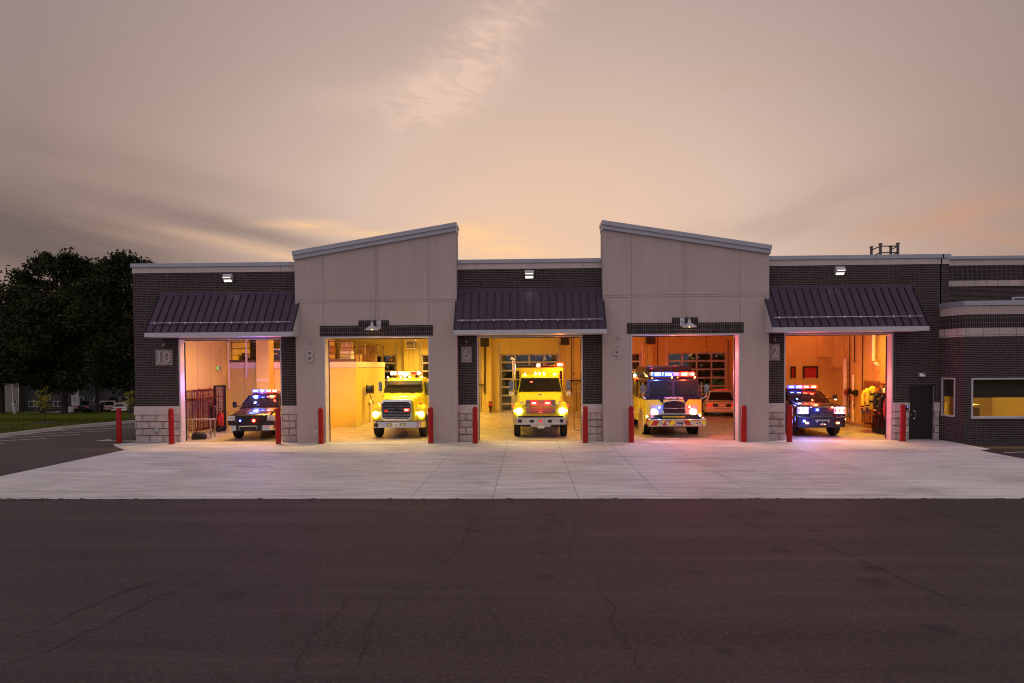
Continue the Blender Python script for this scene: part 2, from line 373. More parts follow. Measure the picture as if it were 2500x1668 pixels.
def floormat():
    m, nt, b = base('polished_floor', .3); o = ocoord(nt)
    c = nt.ramp(nt.noise(nt.comb(nt.m('MULTIPLY', nt.sep(o)[0], .5), nt.m('MULTIPLY', nt.sep(o)[1], 1.6)), .9, 6, .65, .4), [(.3, (.36, .31, .24)), (.55, (.50, .45, .37)), (.75, (.58, .53, .45))])
    nt.put(b.inputs['Base Color'], c)
    nt.put(b.inputs['Roughness'], nt.mr(nt.noise(o, 1.2, 6, .6), .3, .7, .22, .42, False)); return m
M_['floor'] = floormat()
M_['gravel'] = pm('gravel_stone', (.10, .09, .088), .9, 0, .5, 14)
def siding(name, col):
    m, nt, b = base(name, .8); o = ocoord(nt); z = nt.sep(o)[2]
    s = nt.m('FRACT', nt.m('MULTIPLY', z, 5.5)); k = nt.mr(s, 0, .12, .55, 1, False)
    k = nt.m('MULTIPLY', k, nt.mr(nt.noise(o, 1.2, 4), .3, .7, .9, 1.1, False))
    c = nt.v('SCALE', tuple(col), None); nt.put(c.node.inputs['Scale'], k); nt.put(b.inputs['Base Color'], c); return m
M_['sidedark'] = siding('dark_siding', (.045, .043, .055))
M_['sidetan'] = siding('tan_siding', (.26, .215, .19))
M_['shingle'] = pm('roof_shingle', (.04, .035, .035), .9, 0, .3, 6)

# ------------------------------------------------------------------ mesh builder
class MB:
    def __init__(s): s.v = []; s.f = []; s.q = []
    def add(s, vs, fs):
        s.q.append((list(vs), list(fs))); k = len(s.v); s.v += [tuple(p) for p in vs]; s.f += [tuple(i+k for i in f) for f in fs]; return s
    def box(s, x0, x1, y0, y1, z0, z1):
        return s.hexa([(x0, y0, z0), (x1, y0, z0), (x1, y1, z0), (x0, y1, z0), (x0, y0, z1), (x1, y0, z1), (x1, y1, z1), (x0, y1, z1)])
    def hexa(s, p): return s.add(p, [(3, 2, 1, 0), (4, 5, 6, 7), (0, 1, 5, 4), (1, 2, 6, 5), (2, 3, 7, 6), (3, 0, 4, 7)])
    def quad(s, *p): return s.add(p, [tuple(range(len(p)))])
    def loft(s, rings, cap=True):
        n = len(rings[0]); vs = [p for r in rings for p in r]; fs = []
        for i in range(len(rings)-1):
            for j in range(n):
                a, b = i*n+j, i*n+(j+1) % n
                fs.append((a, b, b+n, a+n))
        if cap: fs.append(tuple(range(n-1, -1, -1))); fs.append(tuple((len(rings)-1)*n+j for j in range(n)))
        return s.add(vs, fs)
    def tube(s, path, r, n=8, r2=None):
        P = [Vector(p) for p in path]; rings = []
        for i, p in enumerate(P):
            tdir = (P[min(i+1, len(P)-1)]-P[max(i-1, 0)]).normalized()
            up = Vector((0, 0, 1)) if abs(tdir.z) < .9 else Vector((0, 1, 0))
            a = tdir.cross(up).normalized(); b = a.cross(tdir)
            rr_ = r if r2 is None else r+(r2-r)*i/(len(P)-1)
            rings.append([p+(a*math.cos(k*2*PI/n)+b*math.sin(k*2*PI/n))*rr_ for k in range(n)])
        return s.loft(rings)
    def lathe(s, prof, c=(0, 0, 0), axis='z', n=20):
        rings = []
        for (r, h) in prof:
            ring = []
            for k in range(n):
                u, q = r*math.cos(2*PI*k/n), r*math.sin(2*PI*k/n)
                p = {'z': (u, q, h), 'y': (u, h, q), 'x': (h, u, q)}[axis]
                ring.append((p[0]+c[0], p[1]+c[1], p[2]+c[2]))
            rings.append(ring)
        return s.loft(rings)
    def prism(s, poly, axis, a0, a1):
        f = {'y': lambda u, q, a: (u, a, q), 'x': lambda u, q, a: (a, u, q), 'z': lambda u, q, a: (u, q, a)}[axis]
        return s.loft([[f(u, q, a0) for u, q in poly], [f(u, q, a1) for u, q in poly]])
    def each(s, name, mat, parent=None, **kw):          # every piece a part of its own
        return [MB().add(v, f).build(name, mat, parent, **kw) for v, f in s.q]
    def build(s, name, mat, parent=None, angle=35, bevel=0, seg=1):
        me = bpy.data.meshes.new(name); bm = bmesh.new()
        vs = [bm.verts.new(p) for p in s.v]
        for f in s.f:
            try: bm.faces.new([vs[i] for i in f])
            except ValueError: pass
        bmesh.ops.recalc_face_normals(bm, faces=bm.faces)
        if bevel: bmesh.ops.bevel(bm, geom=bm.edges[:], offset=bevel, segments=seg, affect='EDGES', clamp_overlap=True)
        ca = rad(angle)
        for f in bm.faces: f.smooth = True
        for e in bm.edges:
            if len(e.link_faces) != 2 or e.calc_face_angle(0) > ca: e.smooth = False
        bm.to_mesh(me); bm.free()
        me.materials.append(mat)
        o = bpy.data.objects.new(name, me); COL.objects.link(o)
        if parent is not None: o.parent = parent
        return o
def tag(o, label=None, cat=None, group=None, kind=None):
    if label: o['label'] = label
    if cat: o['category'] = cat
    if group: o['group'] = group
    if kind: o['kind'] = kind
    return o
def empty(name, loc=(0, 0, 0), rz=0):
    o = bpy.data.objects.new(name, None); COL.objects.link(o); o.location = loc; o.rotation_euler = (0, 0, rz); o.empty_display_size = .2
    return o
def box(name, mat, parent, *a, bevel=0): return MB().box(*a).build(name, mat, parent, bevel=bevel)
def children(o): return [c for c in COL.objects if c.parent == o]
def copy_tree(o, parent=None):
    kids = children(o); c = o.copy(); COL.objects.link(c); c.parent = parent
    for k in kids: copy_tree(k, c)
    return c
def text(s, size, mat, parent, loc, name='lettering', rot=(PI/2, 0, 0), ext=.004, offset=0, sx=1):
    cu = bpy.data.curves.new('lettering', 'FONT'); cu.body = s; cu.size = size; cu.extrude = ext; cu.offset = offset
    cu.align_x = 'CENTER'; cu.align_y = 'CENTER'
    tmp = bpy.data.objects.new('tmp', cu); COL.objects.link(tmp)
    me = bpy.data.meshes.new_from_object(tmp.evaluated_get(bpy.context.evaluated_depsgraph_get()))
    bpy.data.objects.remove(tmp); bpy.data.curves.remove(cu)
    me.materials.clear(); me.materials.append(mat)
    o = bpy.data.objects.new(name, me); COL.objects.link(o); o.location = loc; o.rotation_euler = rot; o.scale = (sx, 1, 1)
    if parent is not None: o.parent = parent
    return o
def lamp(kind, loc, col, power, parent=None, size=.1, rot=None, spot=None, sy=None):
    ld = bpy.data.lights.new('lamp_light', kind); ld.color = col; ld.energy = power
    if kind == 'AREA':
        ld.size = size
        if sy: ld.shape = 'RECTANGLE'; ld.size_y = sy
    else: ld.shadow_soft_size = size
    if spot: ld.spot_size = spot; ld.spot_blend = .8
    o = bpy.data.objects.new('lamp_light', ld); COL.objects.link(o); o.location = loc
    if rot: o.rotation_euler = rot
    if parent is not None: o.parent = parent
    return o

# ------------------------------------------------------------------ ground, lot, apron
def H(x, y):                                   # terrain height: the lawn falls away to the street behind
    f = min(max((-18-x)/5, 0), 1) if y < 30 else 1
    return -.0585*min(max(y-9, 0), 76)*f
def grid(name, xs, ys, zf, mat, **kw):
    b = MB(); n = len(xs)
    b.add([(x, y, zf(x, y)) for y in ys for x in xs], [(j*n+i, j*n+i+1, (j+1)*n+i+1, (j+1)*n+i) for j in range(len(ys)-1) for i in range(n-1)])
    return b.build(name, mat, angle=80)
xs = [-2500, -800, -300, -200, -150, -120, -100, -80, -60, -50, -40, -32, -28, -25, -23, -20, -18, -10, 0, 20, 60, 200, 800, 2500]
ys = [-400, -60, 0, 9, 12, 16, 20, 25, 30, 40, 50, 60, 70, 85, 100, 150, 300, 800, 3000]
tag(grid('ground', xs, ys, lambda x, y: H(x, y)-.05, M_['grass']), kind='structure')
KERB = [(-24.6, -14), (-24.1, -4), (-23.85, 1.5), (-23.72, 4.2), (-23.55, 6.2), (-23.05, 8.1), (-22.1, 10), (-20.4, 12), (-17, 13.3)]
lot = MB()
pts = [(-24.6, -14)]+KERB[1:]+[(-16.2, 13.3), (-16.2, .3), (60, .3), (60, -90), (-60, -90), (-60, -14)]
lot.add([(x, y, 0) for x, y in pts], [tuple(range(len(pts)))])
tag(lot.build('asphalt_lot', M_['asphalt']), kind='structure')
# lawn sheet close to the kerb, 12 cm up
lw = MB(); inner = [(x-.28, y+(.25 if y > 9 else 0)) for x, y in KERB]
far = [(-75, y) for _, y in KERB]
lx = [(a, b) for a, b in zip(inner, far)]
n = 14; vs = []
rows = [(y) for y in [-14, -4, 1.5, 4.2, 6.2, 8.1, 10, 12, 13.3, 16, 20, 25, 30, 36, 44, 52, 60, 70, 80, 86]]
def kx(y):
    K = [(q[1], q[0]-.28) for q in KERB]
    for (y0, x0), (y1, x1) in zip(K, K[1:]):
        if y0 <= y <= y1: return x0+(x1-x0)*(y-y0)/(y1-y0)
    return -17.3
for y in rows:
    x1 = kx(y)
    for i in range(n+1):
        x = x1+(-110-x1)*(i/n)**1.6
        vs.append((x, y, H(min(x, -23), y)+.125))
lw.add(vs, [(j*(n+1)+i, j*(n+1)+i+1, (j+1)*(n+1)+i+1, (j+1)*(n+1)+i) for j in range(len(rows)-1) for i in range(n)])
tag(lw.build('lawn', M_['grass'], angle=80), kind='structure')
# mown grass blades standing along the lawn edge and the slope
random.seed(5); gb = MB()
for i in range(9000):
    y = random.uniform(-2, 22); x = kx(min(y, 12))-random.random()**1.5*16-.02
    if y > 12: x -= 3
    z = H(min(x, -23), y)+.12; h = random.uniform(.03, .075); a = random.uniform(0, PI); wv = .02
    dx, dy = math.cos(a)*wv, math.sin(a)*wv; lx_, ly_ = random.uniform(-.03, .03), random.uniform(-.03, .03)
    gb.add([(x-dx, y-dy, z), (x+dx, y+dy, z), (x+lx_, y+ly_, z+h)], [(0, 1, 2)])
tag(gb.build('grass', M_['grass']), kind='stuff')
kb = MB(); segs = []
for (x0, y0), (x1, y1) in zip(KERB, KERB[1:]):
    L = math.hypot(x1-x0, y1-y0); k = max(1, round(L/2.9)); ux, uy = (x1-x0)/L, (y1-y0)/L; nx, ny = -uy, ux
    for i in range(k):
        a = i*L/k+.008; b_ = (i+1)*L/k-.008
        p = lambda s_, o_, z: (x0+ux*s_+nx*o_, y0+uy*s_+ny*o_, z)
        ring = lambda s_: [p(s_, -.14, -.02), p(s_, -.14, .012), p(s_, .0, .02), p(s_, .05, .11), p(s_, .10, .14), p(s_, .27, .14), p(s_, .27, -.02)]
        kb.loft([ring(a), ring(b_)])
tag(kb.build('kerb', M_['kerb'], angle=50), kind='structure')
# apron: slabs with open joints over a dark bed
JX = [-15.2, -13.05, -11.02, -9.0, -6.95, -4.88, -2.83, -.9, 1.08, 3.06, 5.25, 7.38, 9.57, 11.6, 13.6, 15.62]
ap = MB(); bed = MB()
for x0, x1 in zip(JX, JX[1:]):
    ap.box(x0+.006, x1-.006, -11.88, .02, -.05, .012)
bed.box(-15.19, 15.61, -11.87, .0, -.04, .005)
ap.prism([(-15.206, -2.5), (-15.206, .3), (-16.2, .3), (-16.2, -.0), (-16.85, -.6), (-16.3, -1.35)], 'z', -.05, .0115)
ap.prism([(15.632, .3), (15.632, -3.35), (16.25, -2.95), (16.25, .3)], 'z', -.05, .0115)
ao = tag(ap.build('concrete_apron', M_['concrete'], bevel=0), kind='structure')
bd = bed.build('joint', M_['jointdark'], ao)
tag(MB().prism([(-16.25, .35), (-18.4, .75), (-18.05, 1.15), (-17.4, 1.45), (-16.25, 1.6)], 'z', -.03, .02).build('kerb_strip', M_['walk']), kind='structure')
gv = MB(); random.seed(3)
for i in range(240):
    x = random.uniform(-17.7, -16.3); y = random.uniform(.62, 1.75); r = random.uniform(.04, .10); z = .02+r*.5*random.random()
    ring = lambda k, zz: [(x+r*k*math.cos(a+i)*random.uniform(.8, 1.2), y+r*k*math.sin(a+i)*random.uniform(.8, 1.2), zz) for a in (0, 1.3, 2.5, 3.8, 5)]
    gv.loft([ring(.8, z-.02), ring(1, z+r*.4), ring(.5, z+r*.8)])
tag(gv.build('gravel', M_['gravel'], angle=20), kind='stuff')
# painted parking lines
pl_ = MB()
for (a, b_) in (((-24.0, 1.7), (-20.95, 3.48)), ((-24.2, 3.1), (-20.7, 5.23)), ((-24, 0), (-21.3, 1.73)), ((-24, -1.55), (-21.7, -.15)), ((-23.5, 5.2), (-20.3, 7.1)), ((-23, 7.3), (-19.9, 9.05)),
                ((16.08, -3.93), (21, -2.8)), ((16.3, -7.0), (21, -5.9))):
    ux, uy = b_[0]-a[0], b_[1]-a[1]; L = math.hypot(ux, uy); nx, ny = -uy/L*.05, ux/L*.05
    pl_.quad((a[0]+nx, a[1]+ny, .004), (b_[0]+nx, b_[1]+ny, .004), (b_[0]-nx, b_[1]-ny, .004), (a[0]-nx, a[1]-ny, .004))
tag(pl_.build('line_marking', M_['paint']), kind='structure')
# sealed cracks in the asphalt and tyre scuffs on the apron, thin strips lying on the paving
def strip(name, mat, parent, pts, wd, z, seed, wob=.03):
    rn = random.Random(seed); P = [unproject(*q) for q in pts]; Q = []
    for (x0, y0), (x1, y1) in zip(P, P[1:]):
        k = max(2, int(math.hypot(x1-x0, y1-y0)/.18))
        for i in range(k): f = i/k; Q.append((x0+(x1-x0)*f+rn.uniform(-wob, wob), y0+(y1-y0)*f+rn.uniform(-wob, wob)))
    Q.append(P[-1]); vs = []
    for i, (x, y) in enumerate(Q):
        a, b = Q[max(i-1, 0)], Q[min(i+1, len(Q)-1)]; L = math.hypot(b[0]-a[0], b[1]-a[1]) or 1; nx, ny = -(b[1]-a[1])/L, (b[0]-a[0])/L
        w_ = wd*rn.uniform(.35, 1.2)*min(1, (i+.4)/2.5, (len(Q)-i-.6)/2.5)
        vs += [(x+nx*w_, y+ny*w_, z), (x-nx*w_, y-ny*w_, z)]
    return MB().add(vs, [(2*i, 2*i+1, 2*i+3, 2*i+2) for i in range(len(Q)-1)]).build(name, mat, parent)
lot_o = bpy.data.objects['asphalt_lot']
C3 = lambda x, y: (x/1.88, 1200+y/1.88)
C4 = lambda x, y: (1250+x/1.88, 1200+y/1.88)
M_['crack'] = pm('crack_filler', (.026, .0175, .0175), .8, 0, .5, 20)
for i, (f, pts) in enumerate(((C3, [(2140, 60), (2165, 130), (2120, 250), (2050, 335), (1990, 300), (2000, 230)]), (C3, [(2340, 440), (2260, 470), (2225, 520), (2280, 590), (2325, 660), (2349, 720)]),
        (C3, [(1610, 490), (1540, 560), (1510, 610), (1410, 670), (1375, 760), (1385, 870)]), (C3, [(1750, 480), (1740, 560), (1655, 640), (1695, 680), (1650, 760), (1640, 800)]),
        (C4, [(170, 55), (200, 110), (160, 220), (30, 300), (0, 310)]), (C4, [(270, 80), (295, 150), (260, 270), (270, 330)]), (C4, [(400, 390), (400, 450), (470, 530), (455, 620), (560, 740), (600, 860)]),
        (C4, [(930, 75), (1130, 170), (1400, 230), (1700, 360), (1860, 430), (2150, 560)]), (C4, [(1850, 70), (2080, 130), (2330, 225)]), (C3, [(0, 690), (180, 640), (400, 530), (600, 450), (870, 370)]), (C3, [(0, 800), (200, 740), (450, 620), (720, 490), (980, 380), (1200, 200)]))):
    strip('crack', M_['crack'], lot_o, [f(*q) for q in pts], .010 if i < 7 else .012, .0035, i, .04)
def scuffmat():
    m, nt, b = base('tyre_scuff', .8); o = ocoord(nt); b.inputs['Base Color'].default_value = (.07, .065, .065, 1)
    nt.put(b.inputs['Alpha'], nt.m('MULTIPLY', nt.mr(nt.noise(o, 5, 5, .75), .44, .66), .42)); return m
M_['scuff'] = scuffmat()
A1 = lambda x, y: (x/1.88, 1050+y/1.88)
for i, (wd, pts) in enumerate(((.05, [(860, 124), (900, 127), (950, 128), (985, 134)]), (.05, [(930, 122), (975, 140), (990, 165)]), (.05, [(1305, 108), (1335, 112), (1350, 126)]), (.06, [(910, 206), (980, 190), (1060, 172), (1150, 160), (1230, 166), (1290, 196)]),
        (.07, [(1040, 186), (1060, 192), (1085, 194)]), (.05, [(1200, 178), (1225, 182), (1240, 176)]), (.05, [(1500, 136), (1525, 139), (1530, 148)]), (.05, [(170, 206), (185, 200)]), (.06, [(1115, 295), (1150, 294), (1195, 297)]), (.05, [(1900, 170), (1915, 164)]),
        (.06, [(1800, 100), (1850, 92), (1935, 78)]), (.05, [(880, 126), (1000, 118), (1150, 116), (1300, 132)]), (.06, [(3200, 178), (3300, 205), (3400, 240)]), (.05, [(4300, 190), (4480, 205), (4550, 200)]), (.06, [(2950, 208), (2965, 209)]), (.08, [(3370, 282), (3400, 284)]))):
    strip('tyre_scuff', M_['scuff'], ao, [A1(*q) for q in pts], wd, .0155, 40+i, .02)
# crumbs of asphalt along the worn apron edge
ed = MB(); rn = random.Random(4)
for i in range(260):
    x = rn.uniform(-15.2, 15.6) if i > 90 else rn.uniform(-13, -11.4); y = -11.88-abs(rn.gauss(0, .05 if i > 90 else .13)); r_ = rn.uniform(.012, .05)
    ed.loft([[(x+r_*k*math.cos(a)*1.6, y+r_*k*math.sin(a), z) for a in (0, 1.2, 2.4, 3.7, 5)] for z, k in ((0, 1), (r_*.35, .6))])
tag(ed.build('asphalt_crumbs', M_['asphalt']), kind='stuff')
tag(box('bay_floor', M_['floor'], None, -15.7, 16.3, .022, 17.6, -.06, .014), kind='structure')
tag(box('office_floor', M_['floor'], None, 16.9, 27, -1.0, 8, -.05, .03), kind='structure')

# ------------------------------------------------------------------ the fire station
st = tag(empty('fire_station', (0, 0, 0)), 'long single storey fire station of dark brick and pale stucco with five open bays', 'building')
W = .36
def front(x0, x1, openings, top=6.955):
    b = MB(); cuts = sorted(openings)
    x = x0
    for (a, c, h) in cuts:
        zb = 1.5
        if a > x+.001: b.box(x, a, 0, W, zb, top)
        b.box(a, c, 0, W, h, top); x = c
    if x1 > x+.001: b.box(x, x1, 0, W, 1.5, top)
    return b
def stone_base(segs):
    b = MB(); cst = MB(); rn = random.Random(int(segs[0][0]*10)+500)
    for (a, c) in segs:                                     # split faced blocks, each face a little proud
        z = .0; k = 0
        while z < 1.149:
            h = min(.2875, 1.15-z); x = a-(0 if k % 2 == 0 else .29)
            while x < c-.02:
                xa, xb = max(x, a), min(x+.58, c)
                if xb-xa > .03:
                    y = -.03-rn.uniform(0, .03); g = .006
                    mid = [(xa+g, -.0, z+g), (xb-g, -.0, z+g), (xb-g, -.0, z+h-g), (xa+g, -.0, z+h-g)]
                    fr = [(xa+g+.02, y-rn.uniform(0, .02), z+g+.02), (xb-g-.02, y-rn.uniform(0, .02), z+g+.02), (xb-g-.02, y-rn.uniform(0, .02), z+h-g-.02), (xa+g+.02, y-rn.uniform(0, .02), z+h-g-.02)]
                    b.loft([mid, fr])
                x += .58
            z += h; k += 1
        b.box(a, c, -.001, W-.002, 0, 1.148)
        cst.box(a-.02 if a < -16 else a, c, -.085, W-.003, 1.15, 1.497)
    return b, cst
secs = [(-16.26, -9.4, [(-14.405, -10.135, 4.275)], [(-16.26, -14.405), (-10.135, -9.4)]),
        (-2.9, 2.9, [(-2.135, 2.135, 4.275)], [(-2.9, -2.135), (2.135, 2.9)]),
        (9.4, 16.25, [(10.135, 14.405, 4.275), (15.035, 15.985, 2.19)], [(9.4, 10.135), (14.405, 15.035), (15.985, 16.2)])]
for (a, c, op, sb) in secs:
    front(a, c, op).build('brick_wall', M_['brickx'], st)
    for sg in sb:
        s_, cst = stone_base([sg]); s_.build('stone_base', M_['stonex'], st, angle=20); cst.build('stone_course', M_['caststone'], st, bevel=.012)
    box('stucco_band', M_['caststone'], st, a, c, -.03, W, 6.957, 7.20)
    cap = MB().prism([(-.07, 7.20), (-.085, 7.19), (-.085, 7.33), (-.07, 7.345), (.42, 7.30), (.42, 7.201)], 'x', a-(.04 if a < -16 else 0), c+(.04 if c > 16 else 0)).build('parapet_cap', M_['greymetal'], st)
    if a > 9: box('brick_wall', M_['brickx'], st, 16.2005, 16.54, 0, W, 4.75, 6.955); c = 16.54; box('stucco_band', M_['caststone'], st, 16.2005, 16.54, -.03, W, 6.957, 7.20); MB().prism([(-.07, 7.20), (-.085, 7.19), (-.085, 7.33), (-.07, 7.345), (.42, 7.30), (.42, 7.201)], 'x', 16.2405, 16.58).build('parapet_cap', M_['greymetal'], st)
    bj = MB()
    xsj = {-16.26: (-14.5, -10.1), -2.9: (-2.15, 2.14), 9.4: (9.95, 13.7, 16.1)}[a]
    for x in xsj:
        bj.box(x-.008, x+.008, -.003, .01, 6.0, 6.956); bj.box(x-.006, x+.006, -.033, .01, 6.958, 7.199)
    bj.box(16.095, 16.111, -.0035, .01, 1.52, 5.99) if a > 9 else None
    bj.each('control_joint', M_['jointdark'], st)
# left end wall, right return and roof deck
box('brick_wall', M_['bricky'], st, -16.255, -15.75, W, 17.7, 0, 6.95)
box('parapet_cap', M_['greymetal'], st, -16.3, -15.7, .42, 17.7, 6.951, 7.33)
box('brick_wall', M_['bricky'], st, 16.3, 16.535, W, 17.7, 4.75, 6.95)
box('parapet_cap', M_['greymetal'], st, 16.2, 16.58, .42, 17.7, 6.951, 7.33)
box('roof_deck', M_['roofmetal'], st, -15.7, 16.2, W+.05, 17.6, 6.4, 6.6)
# stucco towers
def tower(s):                       # s=-1 left, +1 right; low edge outboard
    X0, X1 = 2.9, 9.4; o0, o1 = 3.998, 8.268
    zt = lambda x: 8.45-(x-2.9)*(8.45-7.40)/6.5
    b = MB(); f = lambda x: s*x
    def pan(x0, x1, z0, z1a, z1b): b.hexa([(f(x0), -.4, z0), (f(x1), -.4, z0), (f(x1), .36, z0), (f(x0), .36, z0), (f(x0), -.4, z1a), (f(x1), -.4, z1b), (f(x1), .36, z1b), (f(x0), .36, z1a)])
    pan(X0, o0, 0, zt(X0), zt(o0)); pan(o0, o1, 4.275, zt(o0), zt(o1)); pan(o1, X1, 0, zt(o1), zt(X1))
    to = b.build('stucco_tower', M_['stucco'], st)
    rb = MB()
    def strip(y0, y1, z0, z1, xa=2.885, xb=9.43):
        rb.hexa([(f(xa), y0, zt(xa)+z0), (f(xb), y0, zt(xb)+z0), (f(xb), y1, zt(xb)+z0), (f(xa), y1, zt(xa)+z0), (f(xa), y0, zt(xa)+z1), (f(xb), y0, zt(xb)+z1), (f(xb), y1, zt(xb)+z1), (f(xa), y1, zt(xa)+z1)])
    strip(-.50, .46, -.03, .145); strip(-.56, .50, .147, .30, 2.865, 9.45)
    ro = rb.build('tower_roof', M_['greymetal'], st)
    lp = MB(); xa, xb = 2.865, 9.45
    lp.hexa([(f(xa), -.575, zt(xa)+.135), (f(xb), -.575, zt(xb)+.135), (f(xb), -.50, zt(xb)+.135), (f(xa), -.50, zt(xa)+.135), (f(xa), -.575, zt(xa)+.155), (f(xb), -.575, zt(xb)+.155), (f(xb), -.50, zt(xb)+.155), (f(xa), -.50, zt(xa)+.155)])
    lp.build('drip_edge', M_['whitemetal'], ro)
    j = MB(); zj = 5.72 if s < 0 else 5.82
    for (z, e) in ((zj, 0), (zj-.085, 1)):
        j.box(min(f(X0), f(X1)), max(f(X0), f(X1)), -.402, -.39, z-.009, z+.009)
    for x in (4.02, 6.05, 6.16, 8.26):
        zz = zt(x)-.03
        j.box(f(x)-.009, f(x)+.009, -.4025, -.39, 4.72, zj-.1); j.box(f(x)-.009, f(x)+.009, -.4025, -.39, zj+.012, zz)
    j.build('stucco_joint', M_['joint'], to)
    l = MB(); l.box(min(f(3.85), f(8.41)), max(f(3.85), f(8.41)), -.425, -.35, 4.30, 4.715); l.box(min(f(5.62), f(6.63 if s > 0 else 6.84)), max(f(5.62), f(6.63 if s > 0 else 6.84)), -.425, -.35, 4.716, 4.92)
    l.build('brick_lintel', M_['lintel'], to)
    return to
tower(-1); tower(1)
# standing seam canopies
def canopy(x0, x1, xt0, xt1):
    y0, z0, y1, z1 = -.03, 6.06, -1.2, 4.47
    n_ = Vector((0, z1-z0, -(y1-y0))).normalized()       # outward normal points to -y,+z
    n_ = Vector((0, -abs(z1-z0), abs(y1-y0))).normalized()
    cp = MB().prism([(y0, z0), (y1, z1), (y1, 4.29), (y0, 4.29)], 'x', x0, x1).build('canopy', M_['whitemetal'], st)
    rp = MB(); q = lambda x, yy, zz, h: (x, yy+n_.y*h, zz+n_.z*h)
    rp.loft([[q(x0-.02, y0, z0, .002), q(x0-.02, y1-.015, z1-.02, .002), q(x0-.02, y1-.015, z1-.02, .03), q(x0-.02, y0, z0, .03)],
             [q(x1+.02, y0, z0, .002), q(x1+.02, y1-.015, z1-.02, .002), q(x1+.02, y1-.015, z1-.02, .03), q(x1+.02, y0, z0, .03)]])
    ro = rp.build('roof_panel', M_['roofmetal'], cp)
    sm = MB(); k = round((x1-x0)/.306); 
    for i in range(k+1):
        x = x0+(x1-x0)*i/k
        sm.loft([[q(x-.013, y0-.04, z0-.055, .028), q(x+.013, y0-.04, z0-.055, .028), q(x+.013, y0-.04, z0-.055, .07), q(x-.013, y0-.04, z0-.055, .07)],
                 [q(x-.013, y1, z1, .028), q(x+.013, y1, z1, .028), q(x+.013, y1, z1, .07), q(x-.013, y1, z1, .07)]])
    sm.build('seam', M_['roofseam'], ro)
    MB().prism([(-.001, 6.17), (-.06, 6.15), (-.11, 5.99), (-.09, 5.98), (-.001, 6.05)], 'x', x0, x1).build('flashing', M_['roofmetal'], cp)
    box('fascia', M_['whitemetal'], cp, x0-.01, x1+.01, -1.245, -1.2015, 4.285, 4.455)
    sn = MB(); tt = .80; yy = y0+(y1-y0)*tt; zz = z0+(z1-z0)*tt
    a, b_ = q(x0+.12, yy, zz, .10), q(x1-.12, yy, zz, .10); sn.tube([a, b_], .016, 8)
    for i in range(1, k, 2):
        x = x0+(x1-x0)*i/k; p = q(x, yy, zz, .085); sn.box(x-.025, x+.025, p[1]-.02, p[1]+.03, p[2]-.04, p[2]+.045)
    sn.build('snow_rail', M_['galv'], cp)
    return cp
canopy(-15.10, -9.25, 0, 0); canopy(-2.93, 2.94, 0, 0); canopy(9.25, 15.08, 0, 0)
# door frames of the five bays: pale trim outside, deep metal jamb inside
BAYS = [(-12.27, 0), (-6.133, -.4), (0, 0), (6.133, -.4), (12.27, 0)]
for bx, by in BAYS:
    f = MB(); a, c = bx-2.135, bx+2.135
    f.box(a-.0, a+.05, by-.012, by+.06, .012, 4.22); f.box(c-.05, c, by-.012, by+.06, .012, 4.22); f.box(a, c, by-.0125, by+.06, 4.2205, 4.28)
    fo = f.build('door_frame', M_['whitemetal'], st)
    j = MB(); yb = .44 if by == 0 else .17
    for s_, xx in ((1, a), (-1, c)):
        xa, xb = (xx, xx+.035) if s_ > 0 else (xx-.035, xx)
        j.box(xa, xb, by+.061, yb, .014, 4.219)
    j.box(a+.036, c-.036, by+.061, yb-.02, 4.224, 4.27)
    j.build('jamb', M_['jamb'], fo)
    sl = MB()
    for xx in (a+.037, c-.062): sl.box(xx, xx+.025, yb-.03, yb+.02, .014, 4.15)
    sl.box(a+.062, c-.062, yb-.06, yb-.04, 4.19, 4.222)
    sl.build('seal', M_['black'], fo)
    tr = MB()
    for xx in (a-.16, c+.08): tr.tube([(xx+.04, .75, .1), (xx+.04, .75, 4.3), (xx+.04, 1.0, 4.85), (xx+.04, 1.5, 5.05), (xx+.04, 5, 5.1)], .022, 6)
    tr.each('door_track', M_['galv'], fo)
# personnel door
pd = box('personnel_door', M_['door'], st, 15.07, 15.95, .03, .075, .03, 2.13)
pf = MB(); pf.box(15.035, 15.068, -.015, .1, .012, 2.19); pf.box(15.952, 15.985, -.015, .1, .012, 2.19); pf.box(15.0682, 15.9518, -.0155, .1, 2.135, 2.19); pf.box(15.0682, 15.9518, -.02, .1, .012, .028)
pf.build('frame', M_['darkmetal'], pd)
e_ = MB(); e_.box(15.953, 15.975, -.019, -.0152, .03, 2.13); e_.box(15.08, 15.94, -.026, -.021, .013, .027); e_.build('frame_edge', M_['galv'], pd)
hd = MB(); hd.tube([(15.17, .03, 1.16), (15.17, -.05, 1.165), (15.235, -.055, 1.16), (15.25, -.055, 1.12), (15.25, -.055, .9), (15.235, -.055, .86), (15.17, -.05, .855), (15.17, .03, .86)], .012, 8); hd.lathe([(.03, .03), (.03, -.0), (.02, -.012)], (15.12, 0, 1.0), 'y', 12)
hd.build('handle', M_['chrome'], pd)
